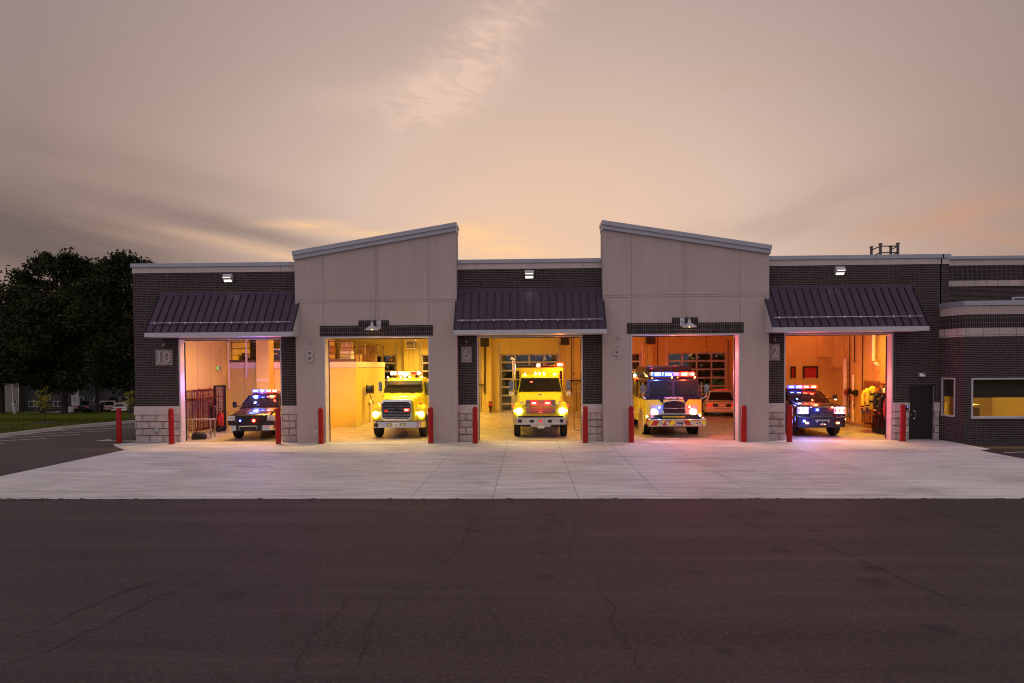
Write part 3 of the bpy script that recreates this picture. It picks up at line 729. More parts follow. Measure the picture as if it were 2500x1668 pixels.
# interior shell
iw = MB()
iw.box(-15.749, -15.3, W+.001, 17.15, .0, 6.3)
lw_ = iw.build('interior_wall', M_['wall'], st)
box('interior_wall', M_['wall'], st, 15.95, 16.29, W+.001, 17.15, .0, 6.3)
BD = [-10.69, -5.2, .01, 5.39, 10.905]
b = MB(); x = -15.299
for c in BD:
    b.box(x, c-1.91, 17.15, 17.6, 0, 6.3); b.box(c-1.91, c+1.91, 17.15, 17.6, 3.82, 6.3); x = c+1.91
b.box(x, 15.949, 17.15, 17.6, 0, 6.3)
b.build('interior_wall', M_['wall'], st)
b = MB()                                       # inside skin over the front openings
b.box(-15.299, 15.949, W+.002, W+.03, 4.45, 6.3)
for x0, x1 in ((-15.299, -14.45), (-10.09, -8.32), (-3.95, -2.18), (2.18, 3.95), (8.32, 10.09), (14.45, 15.949)): b.box(x0, x1, W+.002, W+.03, .014, 4.449)
b.build('interior_wall', M_['wall'], st)
box('ceiling', M_['ceil'], st, -15.749, 16.29, W+.04, 17.6, 6.301, 6.38)
g = MB()
for x in [-14.2, -13.2, -8.4, -7.6, -2.75, -2.3, 2.35, 2.9, 7.55, 8.0, 8.7, 13.3, 13.9, 14.9]:
    g.box(x-.012, x+.012, 17.146, 17.16, .1, 6.29)
for y in [2.2, 3.4, 4.7, 5.9, 7.2, 8.3]:
    g.box(15.946, 15.96, y-.012, y+.012, .1, 6.29); g.box(-15.31, -15.296, y-.012, y+.012, .1, 6.29)
for x in (-1.2, 9.9, 12.0): g.box(x-.01, x+.01, 17.146, 17.16, 3.85, 6.29)
g.each('panel_groove', M_['wallgroove'], st)
pil = MB()
for x in (-8.05, 7.85, -2.62, 13.35): pil.box(x-.16, x+.16, 16.9, 17.149, .014, 6.29)
pil.each('wall_pilaster', M_['wall'], st)
# overhead doors at the back, glazed in four by seven panes
for c in BD:
    fr = MB(); a = c-1.905; wd = 3.81; px_ = [.06]+[wd*i/4 for i in (1, 2, 3)]; 
    for i in range(5):
        xx = a+wd*i/4; hw = .055
        xa, xb = (a, a+.1) if i == 0 else ((a+wd-.1, a+wd) if i == 4 else (xx-hw, xx+hw))
        fr.box(xa, xb, 17.30, 17.345, .02, 3.815)
    for k in range(8):
        zz = 3.815*k/7; za, zb = (.02, .1) if k == 0 else ((3.73, 3.816) if k == 7 else (zz-.055, zz+.055))
        fr.box(a+.001, a+wd-.001, 17.298, 17.347, za, zb)
    od = fr.build('overhead_door', M_['whitemetal'], st)
    box('pane', M_['dglass'], od, a+.02, a+wd-.02, 17.318, 17.326, .05, 3.78)
    tk = MB()
    for xx in (a-.07, a+wd+.07): tk.box(xx-.03, xx+.03, 17.08, 17.149, .014, 4.6)
    tk.each('door_track', M_['galv'], od)
# mezzanine block behind bays ten and eight
mz = MB(); mz.box(-15.299, -8.8, 6.8, 13.7, .014, 3.02); mzo = mz.build('mezzanine', M_['wall'], st)
box('fascia_band', M_['duct'], mzo, -15.299, -8.775, 6.775, 13.72, 3.021, 3.32)
g = MB()
g.box(-13.0, -8.79, 6.765, 6.776, 3.0, 3.03)
for x in (-14.55, -13.9, -11.2): g.box(x-.01, x+.01, 6.79, 6.80, .05, 3.01)
for y in (8.1, 8.6, 11): g.box(-8.802, -8.79, y-.012, y+.012, .05, 3.01 if y < 8.2 else 2.0)
g.each('panel_groove', M_['wallgroove'], mzo)
box('toe_board', M_['rail'], mzo, -15.29, -8.80, 6.80, 6.83, 3.321, 3.45)
rl = MB()
for z in (3.70, 4.02, 4.36): rl.tube([(-15.29, 6.85, z), (-8.85, 6.85, z), (-8.85, 10.0, z)], .022, 6); rl.tube([(-8.85, 10.9, z), (-8.85, 13.6, z)], .022, 6)
rl.tube([(-15.29, 6.85, 4.36), (-8.85, 6.85, 4.36)], .03, 6)
for x in (-15.2, -13.2, -11.0, -8.85): rl.tube([(x, 6.85, 3.32), (x, 6.85, 4.37)], .025, 6)
for y in (7.7, 8.6, 9.5, 10.0, 10.9, 11.9, 13.0, 13.6): rl.tube([(-8.85, y, 3.32), (-8.85, y, 4.37)], .025, 6)
rl.build('railing', M_['rail'], mzo)
box('back_panel', M_['darkcoat'], mzo, -15.29, -11.2, 9.4, 9.5, 3.33, 5.6)
box('column', M_['wall'], st, -13.62, -13.0, 6.05, 6.76, .014, 6.29)
pp = MB(); pp.tube([(-14.35, 6.6, 6.2), (-14.35, 6.6, 2.55)], .055, 10); pp.tube([(-15.13, 6.3, 6.2), (-15.13, 6.3, 2.0)], .04, 8)
for z in (2.4, 2.46, 4.6): pp.box(-13.64, -12.98, 6.035, 6.05, z, z+.025)
pp.each('drain_pipe', M_['cream'], st)
# right hand back corner: set-back wall with soffit box
box('interior_wall', M_['wall'], st, 12.6, 15.949, 9.0, 9.3, .014, 6.29)
sf = MB(); sf.box(15.6, 15.945, 7.6, 8.99, 2.85, 6.2); sf.box(15.12, 15.599, 8.2, 8.99, 3.4, 6.2); sf.build('soffit', M_['wall'], st)
box('base_trim', M_['wallgroove'], st, 15.93, 15.949, 5.2, 8.98, .015, .13)
# interior doors
d1 = MB(); d1.box(-15.30, -15.27, 5.05, 6.0, .02, 2.12); dd = d1.build('interior_door', M_['galv'], st)
f1 = MB(); f1.box(-15.299, -15.2, 4.95, 5.049, .015, 2.2); f1.box(-15.299, -15.2, 6.001, 6.1, .015, 2.2); f1.box(-15.298, -15.201, 5.05, 6.0, 2.121, 2.2); f1.build('frame', M_['darkmetal'], dd)
MB().tube([(-15.25, 5.15, 1.0), (-15.2, 5.2, 1.0), (-15.2, 5.85, 1.0), (-15.25, 5.9, 1.0)], .02, 6).build('handle', M_['chrome'], dd)
d2 = box('interior_door', M_['wood'], st, 15.915, 15.949, 4.1, 5.3, .02, 2.14)
f2 = MB(); f2.box(15.88, 15.948, 4.0, 4.099, .015, 2.24); f2.box(15.88, 15.948, 5.301, 5.42, .015, 2.24); f2.box(15.881, 15.947, 4.1, 5.3, 2.141, 2.24); f2.build('frame', M_['wood'], d2)
MB().tube([(15.9, 5.2, 1.0), (15.85, 5.2, 1.0), (15.85, 5.08, 1.0)], .012, 6).build('handle', M_['chrome'], d2)
# conduits on the walls
cn = MB()
for x in (-2.95, -2.85, 8.35, 2.75): cn.tube([(x, 17.1, 6.2), (x, 17.1, 1.2)], .025, 6)
cn.tube([(3.4, 17.1, 6.2), (3.4, 17.1, 2.9)], .02, 6)
for y, zb in ((6.9, .3), (6.4, 3.1), (5.6, .2)): cn.tube([(15.9, y, 6.2), (15.9, y, zb)], .022, 6)
cn.each('conduit', M_['darkmetal'], st)
pv = MB(); pv.tube([(15.72, 4.2, 6.2), (15.72, 4.2, 3.15), (15.72, 4.05, 3.05), (15.75, 3.85, 3.0)], .075, 12); pv.tube([(15.85, 2.1, 6.2), (15.85, 2.1, 2.8)], .03, 8)
pv.tube([(15.8, 7.15, 3.3), (15.8, 7.15, .5)], .1, 12); pv.tube([(15.82, 6.35, 2.5), (15.82, 6.35, .2)], .06, 10); pv.tube([(15.8, 7.0, 1.5), (15.8, 6.2, 1.5)], .05, 8)
pv.tube([(-2.75, 17.05, 2.6), (-2.75, 17.05, .6)], .06, 10); pv.tube([(3.1, 17.05, 1.3), (4.2, 17.05, 1.3), (4.2, 17.05, .4)], .05, 8); pv.tube([(2.9, 17.03, 1.35), (2.9, 17.03, .3)], .035, 8)
pv.tube([(-8.72, 9.6, 1.2), (-8.72, 9.6, .05)], .06, 10); pv.tube([(-8.72, 9.2, 1.1), (-8.72, 10.1, 1.25)], .05, 8)
pv.each('standpipe', M_['cream'], st)

# right wing with the office, then the taller block behind it
wg = tag(empty('office_wing', (0, 0, 0)), 'low brick office wing with a white framed window joined to the station', 'building')
A0, B0 = Vector((16.205, .0)), Vector((16.42, -1.2))
def side(s_, o_=0): p = A0+(B0-A0)*s_; nrm = Vector((-(B0-A0).y, (B0-A0).x)).normalized()*-1; return p+nrm*o_
def sidebox(b, s0, s1, z0, z1, o_=0, th=.1):
    p, q = side(s0, o_), side(s1, o_); p2, q2 = side(s0, -th), side(s1, -th)
    b.prism([(p.x, p.y), (q.x, q.y), (q2.x, q2.y), (p2.x, p2.y)], 'z', z0, z1)
def wing_ring(b, z0, z1, o_=0., th=.3):           # band round the side and the front
    p, q = side(0, o_), side(1, o_); q = Vector((q.x, B0.y-o_)); p2 = side(0, -th); q2 = Vector((side(1, -th).x, B0.y+th))
    b.prism([(p.x, p.y), (q.x, q.y), (q2.x, q2.y), (p2.x, p2.y)], 'z', z0, z1)
    b.prism([(q.x, q.y), (27.5, B0.y-o_), (27.5, B0.y+th), (q2.x, q2.y)], 'z', z0, z1)
def split(b_fn, z0, z1, matx, maty, name, o_=0):
    bs = MB(); sidebox(bs, 0, 1, z0, z1, o_); bs.build(name, M_[maty], wg)
    box(name, M_[matx], wg, B0.x+.001 if o_ == 0 else B0.x-o_, 27.5, B0.y-o_, B0.y+.3, z0, z1)
split(None, 4.372, 4.88, 'soldierx', 'soldiery', 'soldier_course')
split(None, 4.05, 4.371, 'bandx', 'bandy', 'stone_band', .03)
b = MB(); wing_ring(b, 4.881, 5.21, .012); b.build('stucco_band', M_['stucco'], wg)
b = MB(); wing_ring(b, 5.211, 5.39, .06, .4); b.build('parapet_cap', M_['greymetal'], wg, bevel=.01)
WX0, WX1, WZ0, WZ1 = 16.68, 20.2, .97, 2.48
b = MB(); x0 = B0.x+.001
b.box(x0, WX0, B0.y, B0.y+.3, 0, 4.049); b.box(WX0, WX1, B0.y, B0.y+.3, 0, WZ0); b.box(WX0, WX1, B0.y, B0.y+.3, WZ1, 4.049); b.box(WX1, 27.5, B0.y, B0.y+.3, 0, 4.049)
b.build('brick_wall', M_['brickx'], wg)
S0, S1 = .10, .66
b = MB(); sidebox(b, 0, S0, 0, 4.049); sidebox(b, S0, S1, 0, WZ0); sidebox(b, S0, S1, WZ1, 4.049); sidebox(b, S1, 1, 0, 4.049); b.build('brick_wall', M_['bricky'], wg)
def window_front():
    f = MB(); y0, y1 = B0.y-.03, B0.y+.12
    f.box(WX0, WX0+.06, y0, y1, WZ0+.061, WZ1-.061); f.box(WX1-.06, WX1, y0, y1, WZ0+.061, WZ1-.061); f.box(WX0, WX1, y0-.001, y1, WZ0, WZ0+.06); f.box(WX0, WX1, y0-.001, y1, WZ1-.06, WZ1)
    o = f.build('window', M_['whitemetal'], wg)
    box('sill', M_['whitemetal'], o, WX0-.02, WX1+.02, y0-.05, y0-.002, WZ0-.03, WZ0+.03)
    box('pane', M_['wglass'], o, WX0+.061, WX1-.061, B0.y+.05, B0.y+.058, WZ0+.062, WZ1-.062)
    box('blind', M_['blindmat'], o, WX0+.03, WX1-.03, B0.y+.34, B0.y+.345, 1.75, WZ1+.05)
    box('blind_rail', M_['black'], o, WX0+.03, WX1-.03, B0.y+.335, B0.y+.35, 1.72, 1.749)
M_['blindmat'] = (lambda m: m)(pm('roller_blind', (.12, .085, .045), .8))
window_front()
f = MB(); sidebox(f, S0, S0+.045, WZ0+.06, WZ1-.06, .02, .08); sidebox(f, S1-.045, S1, WZ0+.06, WZ1-.06, .02, .08); sidebox(f, S0, S1, WZ0, WZ0+.059, .021, .08); sidebox(f, S0, S1, WZ1-.059, WZ1, .021, .08)
so = f.build('window', M_['whitemetal'], wg)
f = MB(); sidebox(f, S0+.046, S1-.046, WZ0+.062, WZ1-.062, -.03, .038); f.build('pane', M_['wglass'], so)
f = MB(); sidebox(f, S0+.01, S1-.01, 1.74, WZ1+.03, -.115, .12); f.build('blind', M_['blindmat'], so)
# office inside
M_['officewall'] = pm('office_wall', (.72, .55, .22), .8, 0, .05, 2)
M_['officebrown'] = pm('office_panel', (.34, .22, .09), .7, 0, .1, 2)
b = MB(); b.box(16.295, 27, 3.2, 3.3, 0, 3); b.box(26.9, 27, -.8, 3.19, 0, 3); b.build('interior_wall', M_['officewall'], wg)
box('interior_wall', M_['officewall'], wg, 16.5, 27, -.88, 3.3, 3.0, 3.05)
b = MB(); b.box(18.55, 18.62, 1.9, 3.19, .03, 2.9); b.box(19.2, 20.0, 2.6, 2.7, .03, 2.6); b.box(18.75, 19.15, 2.62, 2.7, .03, 2.5); b.build('partition', M_['officebrown'], wg)
box('wing_roof', M_['roofmetal'], wg, 16.45, 27.4, -.88, 10.9, 4.6, 4.7)
cop = tag(empty('office_printer', (17.75, .9, .03)), 'boxy brown office printer with pale tray behind the office window', 'printer')
b = MB(); b.box(-.4, .45, -.3, .3, .0, 1.2); b.build('body', M_['officebrown'], cop, bevel=.02); box('drawer', M_['black'], cop, -.38, .02, -.32, -.301, .72, 1.12)
MB().hexa([(0.0, -.3, 1.25), (.42, -.3, 1.25), (.42, .25, 1.25), (0, .25, 1.25), (.0, -.32, 1.28), (.42, -.32, 1.33), (.42, .25, 1.36), (0, .25, 1.3)]).build('paper_tray', M_['boxw'], cop)
dk = tag(empty('desk', (16.95, 2.4, .03)), 'pale office desk with low screen seen through the narrow side window', 'desk')
b = MB(); b.box(-.25, 1.2, -.3, .3, .72, .76); b.box(-.23, -.19, -.28, .28, 0, .719); b.box(1.1, 1.14, -.28, .28, 0, .719); b.build('top', M_['officebrown'], dk); box('screen', M_['officewall'], dk, -.24, 1.2, .301, .34, .4, 1.3)
up = tag(empty('upper_block', (0, 0, 0)), 'taller brick block with pale stone band rising behind the office wing', 'building')
b = MB(); b.box(16.6, 44, 11, 25, 0, 7.25); b.build('brick_wall', M_['brickx'], up)
box('stone_band', M_['bandx'], up, 16.55, 44.05, 10.95, 25.05, 7.251, 7.56); box('soldier_course', M_['soldierx'], up, 16.6, 44, 11, 25, 7.561, 8.40)
box('stucco_band', M_['caststone'], up, 16.57, 44.03, 10.97, 25.03, 8.401, 8.73); box('parapet_cap', M_['greymetal'], up, 16.5, 44.1, 10.88, 25.1, 8.731, 8.90)
f = MB(); f.box(26.55, 26.62, 10.93, 11.04, 5.2, 6.64); f.box(30, 30.07, 10.93, 11.04, 5.2, 6.64); f.box(26.621, 29.999, 10.93, 11.04, 6.57, 6.641); wf = f.build('window', M_['whitemetal'], up)
M_['bluepane'] = glass('blue_window_glass', (.2, .35, .6), .35, .2)
box('pane', M_['bluepane'], wf, 26.621, 29.999, 10.97, 10.98, 5.2, 6.569)

# ------------------------------------------------------------------ fixtures on the facade
place = {-12.27: 'first bay from the left, numbered 10', -6.133: 'bay numbered 8', 0: 'middle bay numbered 6', 6.133: 'bay numbered 4', 12.27: 'right hand bay numbered 2'}
def wallpack(x, z, lit, rz=0):
    r = tag(empty('wall_pack_light', (x, 0, z)), lit[1], 'wall lamp', 'square wall lamps above the canopies')
    MB().prism([(-.0, -.16), (-.0, .165), (-.16, .165), (-.24, .02), (-.22, -.02), (-.06, -.16)], 'x', -.18, .18).build('housing', M_['whitemetal'], r, bevel=.012)
    MB().hexa([(-.155, -.07, -.155), (.155, -.07, -.155), (.155, -.235, .0), (-.155, -.235, .0), (-.155, -.085, -.15), (.155, -.085, -.15), (.155, -.25, .02), (-.155, -.25, .02)]).build('lens', M_['walllamp'] if lit[0] else M_['lens'], r)
    if lit[0]: lamp('AREA', (0, -.27, -.09), (1, .86, .66), lit[0], r, .25, (rad(-45), 0, 0), sy=.12)
wallpack(-12.25, 6.71, (.6, 'square wall lamp above the plum canopy of the bay numbered 10'))
wallpack(0, 6.72, (1.0, 'bright square wall lamp above the middle canopy'))
wallpack(12.26, 6.72, (.4, 'square wall lamp above the canopy of the bay numbered 2'))
def gooseneck(x, s, lab):
    r = tag(empty('barn_lamp', (x, -.425, 4.52)), lab, 'barn lamp', 'white barn lamps over the stucco bays')
    MB().lathe([(.02, .30), (.05, .27), (.065, .16), (.13, .13), (.20, .08), (.28, .015), (.29, -.01), (.27, -.005), (.19, .06), (.06, .12), (.02, .12)], (0, -.42, 0), 'z', 24).build('shade', M_['whitemetal'], r)
    MB().lathe([(.03, .12), (.055, .06), (.04, .01), (.0, -.005)], (0, -.42, 0), 'z', 12).build('bulb', M_['hotamber'], r)
    b = MB(); b.tube([(0, -.42, .29), (0, -.42, .42), (0, -.40, .49), (0, -.34, .52), (s*.06, -.22, .46), (s*.12, -.08, .36), (s*.16, -.02, .30)], .016, 8); b.build('arm', M_['whitemetal'], r)
    b = MB(); b.box(s*.18-.09, s*.18+.09, -.045, 0, .05, .39); bb = b.build('bracket', M_['galv'], r, bevel=.01)
    MB().lathe([(.06, 0), (.05, -.05), (.02, -.06)], (s*.18, -.045, .26), 'y', 14).build('photocell', M_['galv'], bb)
    lamp('SPOT', (0, -.42, -.03), (1, .78, .42), 14, r, .08, (0, 0, 0), rad(140))
gooseneck(-6.2, 1, 'white barn lamp with domed shade over the bay numbered 8')
gooseneck(6.19, -1, 'white barn lamp with domed shade over the bay numbered 4')
def number(s, x, z, size, plq, y=0.):
    r = tag(empty('number_sign', (x, y, z)), ('tall metal numeral %s on a pale square plaque set in brick' if plq else 'tall metal numeral %s mounted on the pale stucco pier') % s, 'number sign', 'bay numbers')
    if plq: box('plaque', M_['plaque'], r, -plq/2, plq/2, -.035, .01, -.32, .32, bevel=.006)
    text(s, size, M_['numeral'], r, (0, -.075 if plq else -.05, 0), 'numeral', ext=.03, offset=.004)
number('10', -15.0, 3.5, .64, .70); number('6', -2.56, 3.53, .64, .43); number('2', 9.735, 3.53, .64, .43)
number('8', -8.82, 3.48, .68, 0, -.4); number('4', 3.46, 3.52, .68, 0, -.4)
def sensor(x, y, z, lab):
    r = tag(empty('door_sensor', (x, y, z)), lab, 'door sensor', 'small sensors above the bay numbers')
    MB().lathe([(.05, 0), (.05, -.05), (.03, -.07)], (0, 0, 0), 'y', 12).build('mount', M_['galv'], r)
    b = MB(); b.tube([(0, -.06, 0), (0, -.12, -.03), (0, -.14, -.12)], .032, 10); b.build('eye', M_['galv'], r)
sensor(-15.0, 0, 4.05, 'small grey sensor above the plaque numbered 10'); sensor(-8.75, -.4, 4.12, 'small grey sensor above the numeral 8')
sensor(-2.56, 0, 4.05, 'small grey sensor above the plaque numbered 6'); sensor(3.5, -.4, 4.18, 'small grey sensor above the numeral 4'); sensor(9.75, 0, 4.05, 'small grey sensor above the plaque numbered 2')
def hydr(x, y, z, lab):
    r = tag(empty('hose_bib', (x, y, z)), lab, 'hose bib', 'hose bibs low on the front wall')
    box('plate', M_['galv'], r, -.07, .07, -.02, .0, -.09, .09, bevel=.006); MB().tube([(0, -.02, 0), (0, -.10, 0), (0, -.12, -.05)], .025, 8).build('spout', M_['galv'], r)
hydr(-15.35, -.06, .52, 'grey hose bib on the stone base left of the bay numbered 10'); hydr(-8.62, -.4, .43, 'grey hose bib on the stucco pier under the numeral 8')
hydr(-2.5, -.06, .47, 'grey hose bib on the stone pier below plaque 6'); hydr(9.68, -.06, .47, 'grey hose bib on the stone pier below plaque 2')
r = tag(empty('door_lamp', (15.48, 0, 2.6)), 'small silver half shade lamp on the brick above the brown door', 'wall lamp')
MB().prism([(0, -.09), (0, .09), (-.12, .08), (-.17, .03), (-.17, -.09)], 'x', -.12, .12).build('shade', M_['alum'], r, bevel=.02)
r = tag(empty('card_reader', (14.92, -.085, 1.28)), 'small black card reader with blue light beside the brown door', 'card reader')
box('case', M_['black'], r, -.05, .05, -.03, 0, -.09, .09, bevel=.01); box('indicator', M_['bluedot'], r, -.015, .015, -.036, -.03, .03, .06)
# roof access rail
r = tag(empty('roof_hatch_rail', (0, 0, 0)), 'dark safety rail of four capped posts standing on the roof edge', 'roof rail')
b = MB(); c_ = MB()
PO = [(15.3, 3.6, 8.24), (15.19, 2.6, 8.20), (15.93, 2.6, 8.21), (16.15, 3.6, 8.24)]
for x, y, z in PO: b.box(x-.042, x+.042, y-.042, y+.042, 6.6, z); c_.box(x-.06, x+.06, y-.06, y+.06, z, z+.04)
b.each('post', M_['railgrey'], r); c_.each('post_cap', M_['black'], r)
b = MB()
for i, j in ((0, 1), (1, 2), (2, 3)):
    for dz in (.08, .36): b.tube([(PO[i][0], PO[i][1], 8.2-dz), (PO[j][0], PO[j][1], 8.2-dz)], .026, 6)
b.build('rail', M_['railgrey'], r)
# bollards
bl0 = None
BOL = [(-16.78, -.3, 'red bollard at the far left corner of the building'), (-14.42, -.65, 'red bollard left of the bay numbered 10'), (-10.05, -.72, 'red bollard right of the bay numbered 10'),
       (-8.33, -.7, 'red bollard left of the bay numbered 8'), (-3.95, -.65, 'red bollard right of the bay numbered 8'), (-2.17, -.72, 'red bollard left of the middle bay numbered 6'),
       (2.17, -.65, 'red bollard right of the middle bay numbered 6'), (3.98, -.62, 'red bollard left of the bay numbered 4'), (8.37, -.6, 'red bollard right of the bay numbered 4'),
       (10.15, -.55, 'red bollard left of the bay numbered 2'), (14.53, -.5, 'red bollard beside the brown door')]
for i, (x, y, lab) in enumerate(BOL):
    if bl0 is None:
        o = MB().lathe([(.105, .0), (.105, 1.34), (.100, 1.38), (.082, 1.415), (.05, 1.44), (.0, 1.448)], n=24).build('bollard', M_['red']); bl0 = o
        MB().lathe([(.118, .0), (.118, .012), (.107, .016)], n=24).build('base_ring', M_['jointdark'], o)
        o.location = (x, y, .012)
    else:
        o = bl0.copy(); COL.objects.link(o); o.location = (x, y, .012)
        for k in children(bl0):
            c = k.copy(); COL.objects.link(c); c.parent = o
    o.rotation_euler = (0, 0, i*.6)
    tag(o, lab, 'bollard', 'red steel bollards along the bays')

# ------------------------------------------------------------------ ceiling lamps inside
def highbay(x, y, p, col=(1, .60, .19)):
    r = tag(empty('ceiling_light', (x, y, 6.02)), 'long ceiling lamp hanging in the apparatus room', 'ceiling lamp', 'ceiling lamps of the apparatus room')
    box('housing', M_['whitemetal'], r, -.65, .65, -.16, .16, 0, .1, bevel=.01); box('diffuser', M_['ceillamp'], r, -.62, .62, -.14, .14, -.02, -.002)
    lamp('AREA', (0, 0, -.05), col, p, r, 1.2, sy=.25).data.spread = rad(125)
for x, ps, c, c0 in ((-12.2, (225, 240, 0), (1, .44, .05), (1, .54, .09)), (-6.3, (125, 290, 480), (1, .62, .12), (1, .76, .22)), (-2.6, (110, 80, 30), (1, .44, .04), (1, .74, .16)), (2.6, (110, 80, 25), (1, .40, .03), (1, .70, .14)),
                     (6.2, (26, 8, 4), (1, .12, .01), (1, .60, .16)), (14.6, (200, 14, 0), (1, .10, .0), (1, .66, .10))):
    for y, p in zip((1.9, 8.5, 14.0), ps):
        if p: highbay(x, y, p, c0 if y < 3 else c)
for x in (18.5, 22):
    r = tag(empty('ceiling_light', (x, .6, 2.97)), 'office ceiling lamp behind the blinds', 'ceiling lamp', 'ceiling lamps of the office')
    box('diffuser', M_['ceillamp'], r, -.5, .5, -.3, .3, 0, .025); lamp('AREA', (0, 0, -.03), (1, .60, .11), 110, r, .9, sy=.5)

# ------------------------------------------------------------------ vehicle pieces
def wheel(p, x, y, r, wd, side, rim='alum'):
    o = MB().lathe([(r*.62, -wd/2), (r*.93, -wd/2), (r, -wd*.36), (r, wd*.36), (r*.93, wd/2), (r*.62, wd/2)], axis='x', n=28).build('wheel', M_['rubber'], p)
    o.location = (x, y, r)
    s = side
    MB().lathe([(.0, s*wd*.30), (r*.14, s*wd*.34), (r*.2, s*wd*.18), (r*.40, s*wd*.10), (r*.56, s*wd*.34), (r*.625, s*wd*.47), (r*.625, s*wd*.30), (r*.3, 0), (0, 0)], axis='x', n=22).build('rim', M_[rim], o)
    return o
def rr(y, hx, z0, z1, r, top=None, n=4, low=None):
    """ring of a rounded body section at depth y; top = half width at the top"""
    top = hx if top is None else top; low = hx if low is None else low; P = []
    for k in range(n+1):
        a = PI/2*k/n; P.append((top-r+r*math.cos(a), y, z1-r+r*math.sin(a)))
    for k in range(n+1):
        a = PI/2+PI/2*k/n; P.append((-top+r+r*math.cos(a), y, z1-r+r*math.sin(a)))
    zm = z0+(z1-z0)*.45
    P += [(-hx, y, zm), (-low, y, z0), (low, y, z0), (hx, y, zm)]
    return P
def disc(p, name, x, y, z, r, mat, depth=.03, n=18):
    return MB().lathe([(0, 0), (r, 0), (r*.92, -depth*.7), (r*.6, -depth), (0, -depth*1.1)], (x, y, z), 'y', n).build(name, M_[mat], p)
def ring(p, name, x, y, z, r, mat, t_=.02, depth=.05):
    return MB().lathe([(r-t_, 0), (r+t_, 0), (r+t_*.7, -depth), (r-t_*.2, -depth), (r-t_, -depth*.4)], (x, y, z), 'y', 22).build(name, M_[mat], p)
def lens(p, name, x0, x1, y, z0, z1, mat, d=.03):
    return MB().box(x0, x1, y-d, y, z0, z1).build(name, M_[mat], p, bevel=min(.012, d*.4, (z1-z0)*.3))
def mirror(p, x, y, z, w, h, s, arm_y, body='chrome', bars=True):
    o = MB().box(x-w/2, x+w/2, y-.05, y+.05, z-h/2, z+h/2).build('mirror', M_[body], p, bevel=.03, seg=2)
    a = MB()
    if bars:
        a.tube([(x-s*.45, arm_y, z+h*.62), (x+s*(w*.5+.03), y, z+h*.62), (x+s*(w*.5+.03), y, z-h*.62), (x-s*.42, arm_y, z-h*.75)], .012, 6)
        a.tube([(x, y, z+h*.62), (x, y, z-h*.62)], .012, 6)
    else: a.tube([(x-s*.30, arm_y, z-h*.25), (x, y, z-h*.2)], .025, 6)
    a.build('mirror_arm', M_['chrome' if bars else 'black'], o)
    return o
def wiper(p, pts): return MB().tube(pts, .012, 5).build('wiper', M_['black'], p)
def hot(p, name, x, y, z, w, h, core, glow, d=.05):
    """signal lamp: glowing coloured lens with the hot reflector in the middle"""
    o = MB().box(x-w/2, x+w/2, y-d, y, z-h/2, z+h/2).build(name, M_[glow], p, bevel=min(.015, h*.2))
    MB().lathe([(0, 0), (min(w, h)*.30, 0), (min(w, h)*.25, -.012), (0, -.018)], (x, y-d, z), 'y', 14).build('reflector', M_[core], o) if w < h*1.6 else \
        MB().box(x-w*.30, x+w*.30, y-d-.012, y-d+.001, z-h*.24, z+h*.24).build('reflector', M_[core], o, bevel=.008)
    return o
RED, BLU, AMB, WHT = (1, .07, .03), (.12, .2, 1), (1, .50, .08), (1, .86, .66)

# ---- yellow rescue truck in the middle bay
v = tag(empty('rescue_truck', (.45, 1.0, .014)), 'yellow box rescue truck with exhaust stack and lit red grille in the middle bay', 'rescue truck')
MB().loft([rr(.28, 1.10, .86, 1.42, .12, .80), rr(.45, 1.13, .82, 1.55, .16, .84), rr(.95, 1.12, .82, 1.78, .18, .92), rr(1.55, 1.06, .8, 1.92, .14, .96)]).build('hood', M_['yellow'], v)
for s in (-1, 1): MB().loft([[(s*x, y, z) for x, z in ((.72, zz0), (1.14, zz0), (1.15, zz1-.12), (1.08, zz1), (.72, zz1+.03))] for y, zz0, zz1 in ((.30, .80, 1.28), (.5, .86, 1.42), (.95, 1.05, 1.48), (1.5, .86, 1.42), (1.62, .8, 1.35))]).build('fender', M_['yellow'], v)
cab = MB().loft([rr(1.5, 1.02, .75, 1.95, .10, .98), rr(1.56, 1.03, .75, 2.02, .1, .97), rr(1.98, 1.05, .75, 2.56, .12, .86), rr(2.2, 1.06, .75, 2.66, .12, .86), rr(3.5, 1.06, .75, 2.70, .12, .86)]).build('cab', M_['yellow'], v)
MB().hexa([(-.90, 1.43, 1.94), (.90, 1.43, 1.94), (.90, 1.6, 1.94), (-.90, 1.6, 1.94), (-.80, 1.845, 2.46), (.80, 1.845, 2.46), (.80, 2.0, 2.46), (-.80, 2.0, 2.46)]).build('windshield', M_['glass'], cab)
gk = MB(); gk.hexa([(-.95, 1.448, 1.90), (.95, 1.448, 1.90), (.95, 1.6, 1.9), (-.95, 1.6, 1.9), (-.84, 1.875, 2.50), (.84, 1.875, 2.50), (.84, 1.95, 2.50), (-.84, 1.95, 2.50)]); gk.build('windshield_seal', M_['black'], cab)
for s in (-1, 1): MB().hexa([(s*1.045, 2.15, 1.75), (s*1.045, 3.1, 1.75), (s*1.07, 3.1, 1.75), (s*1.07, 2.15, 1.75), (s*.93, 2.25, 2.42), (s*.93, 3.1, 2.42), (s*.985, 3.1, 2.42), (s*.985, 2.25, 2.42)]).build('side_window', M_['glass'], cab)
bx = MB().loft([rr(3.55, 1.12, .7, 3.06, .06), rr(8.2, 1.12, .7, 3.06, .06)]).build('box_body', M_['yellow'], v)
box('roof_edge', M_['maroon'], bx, -1.125, 1.125, 3.53, 3.56, 2.95, 3.055)
for s in (-1, 1): box('corner_panel', M_['black' if s < 0 else 'maroon'], bx, min(s*.95, s*1.08), max(s*.95, s*1.08), 3.52, 3.549, 1.9, 2.8, bevel=.01)
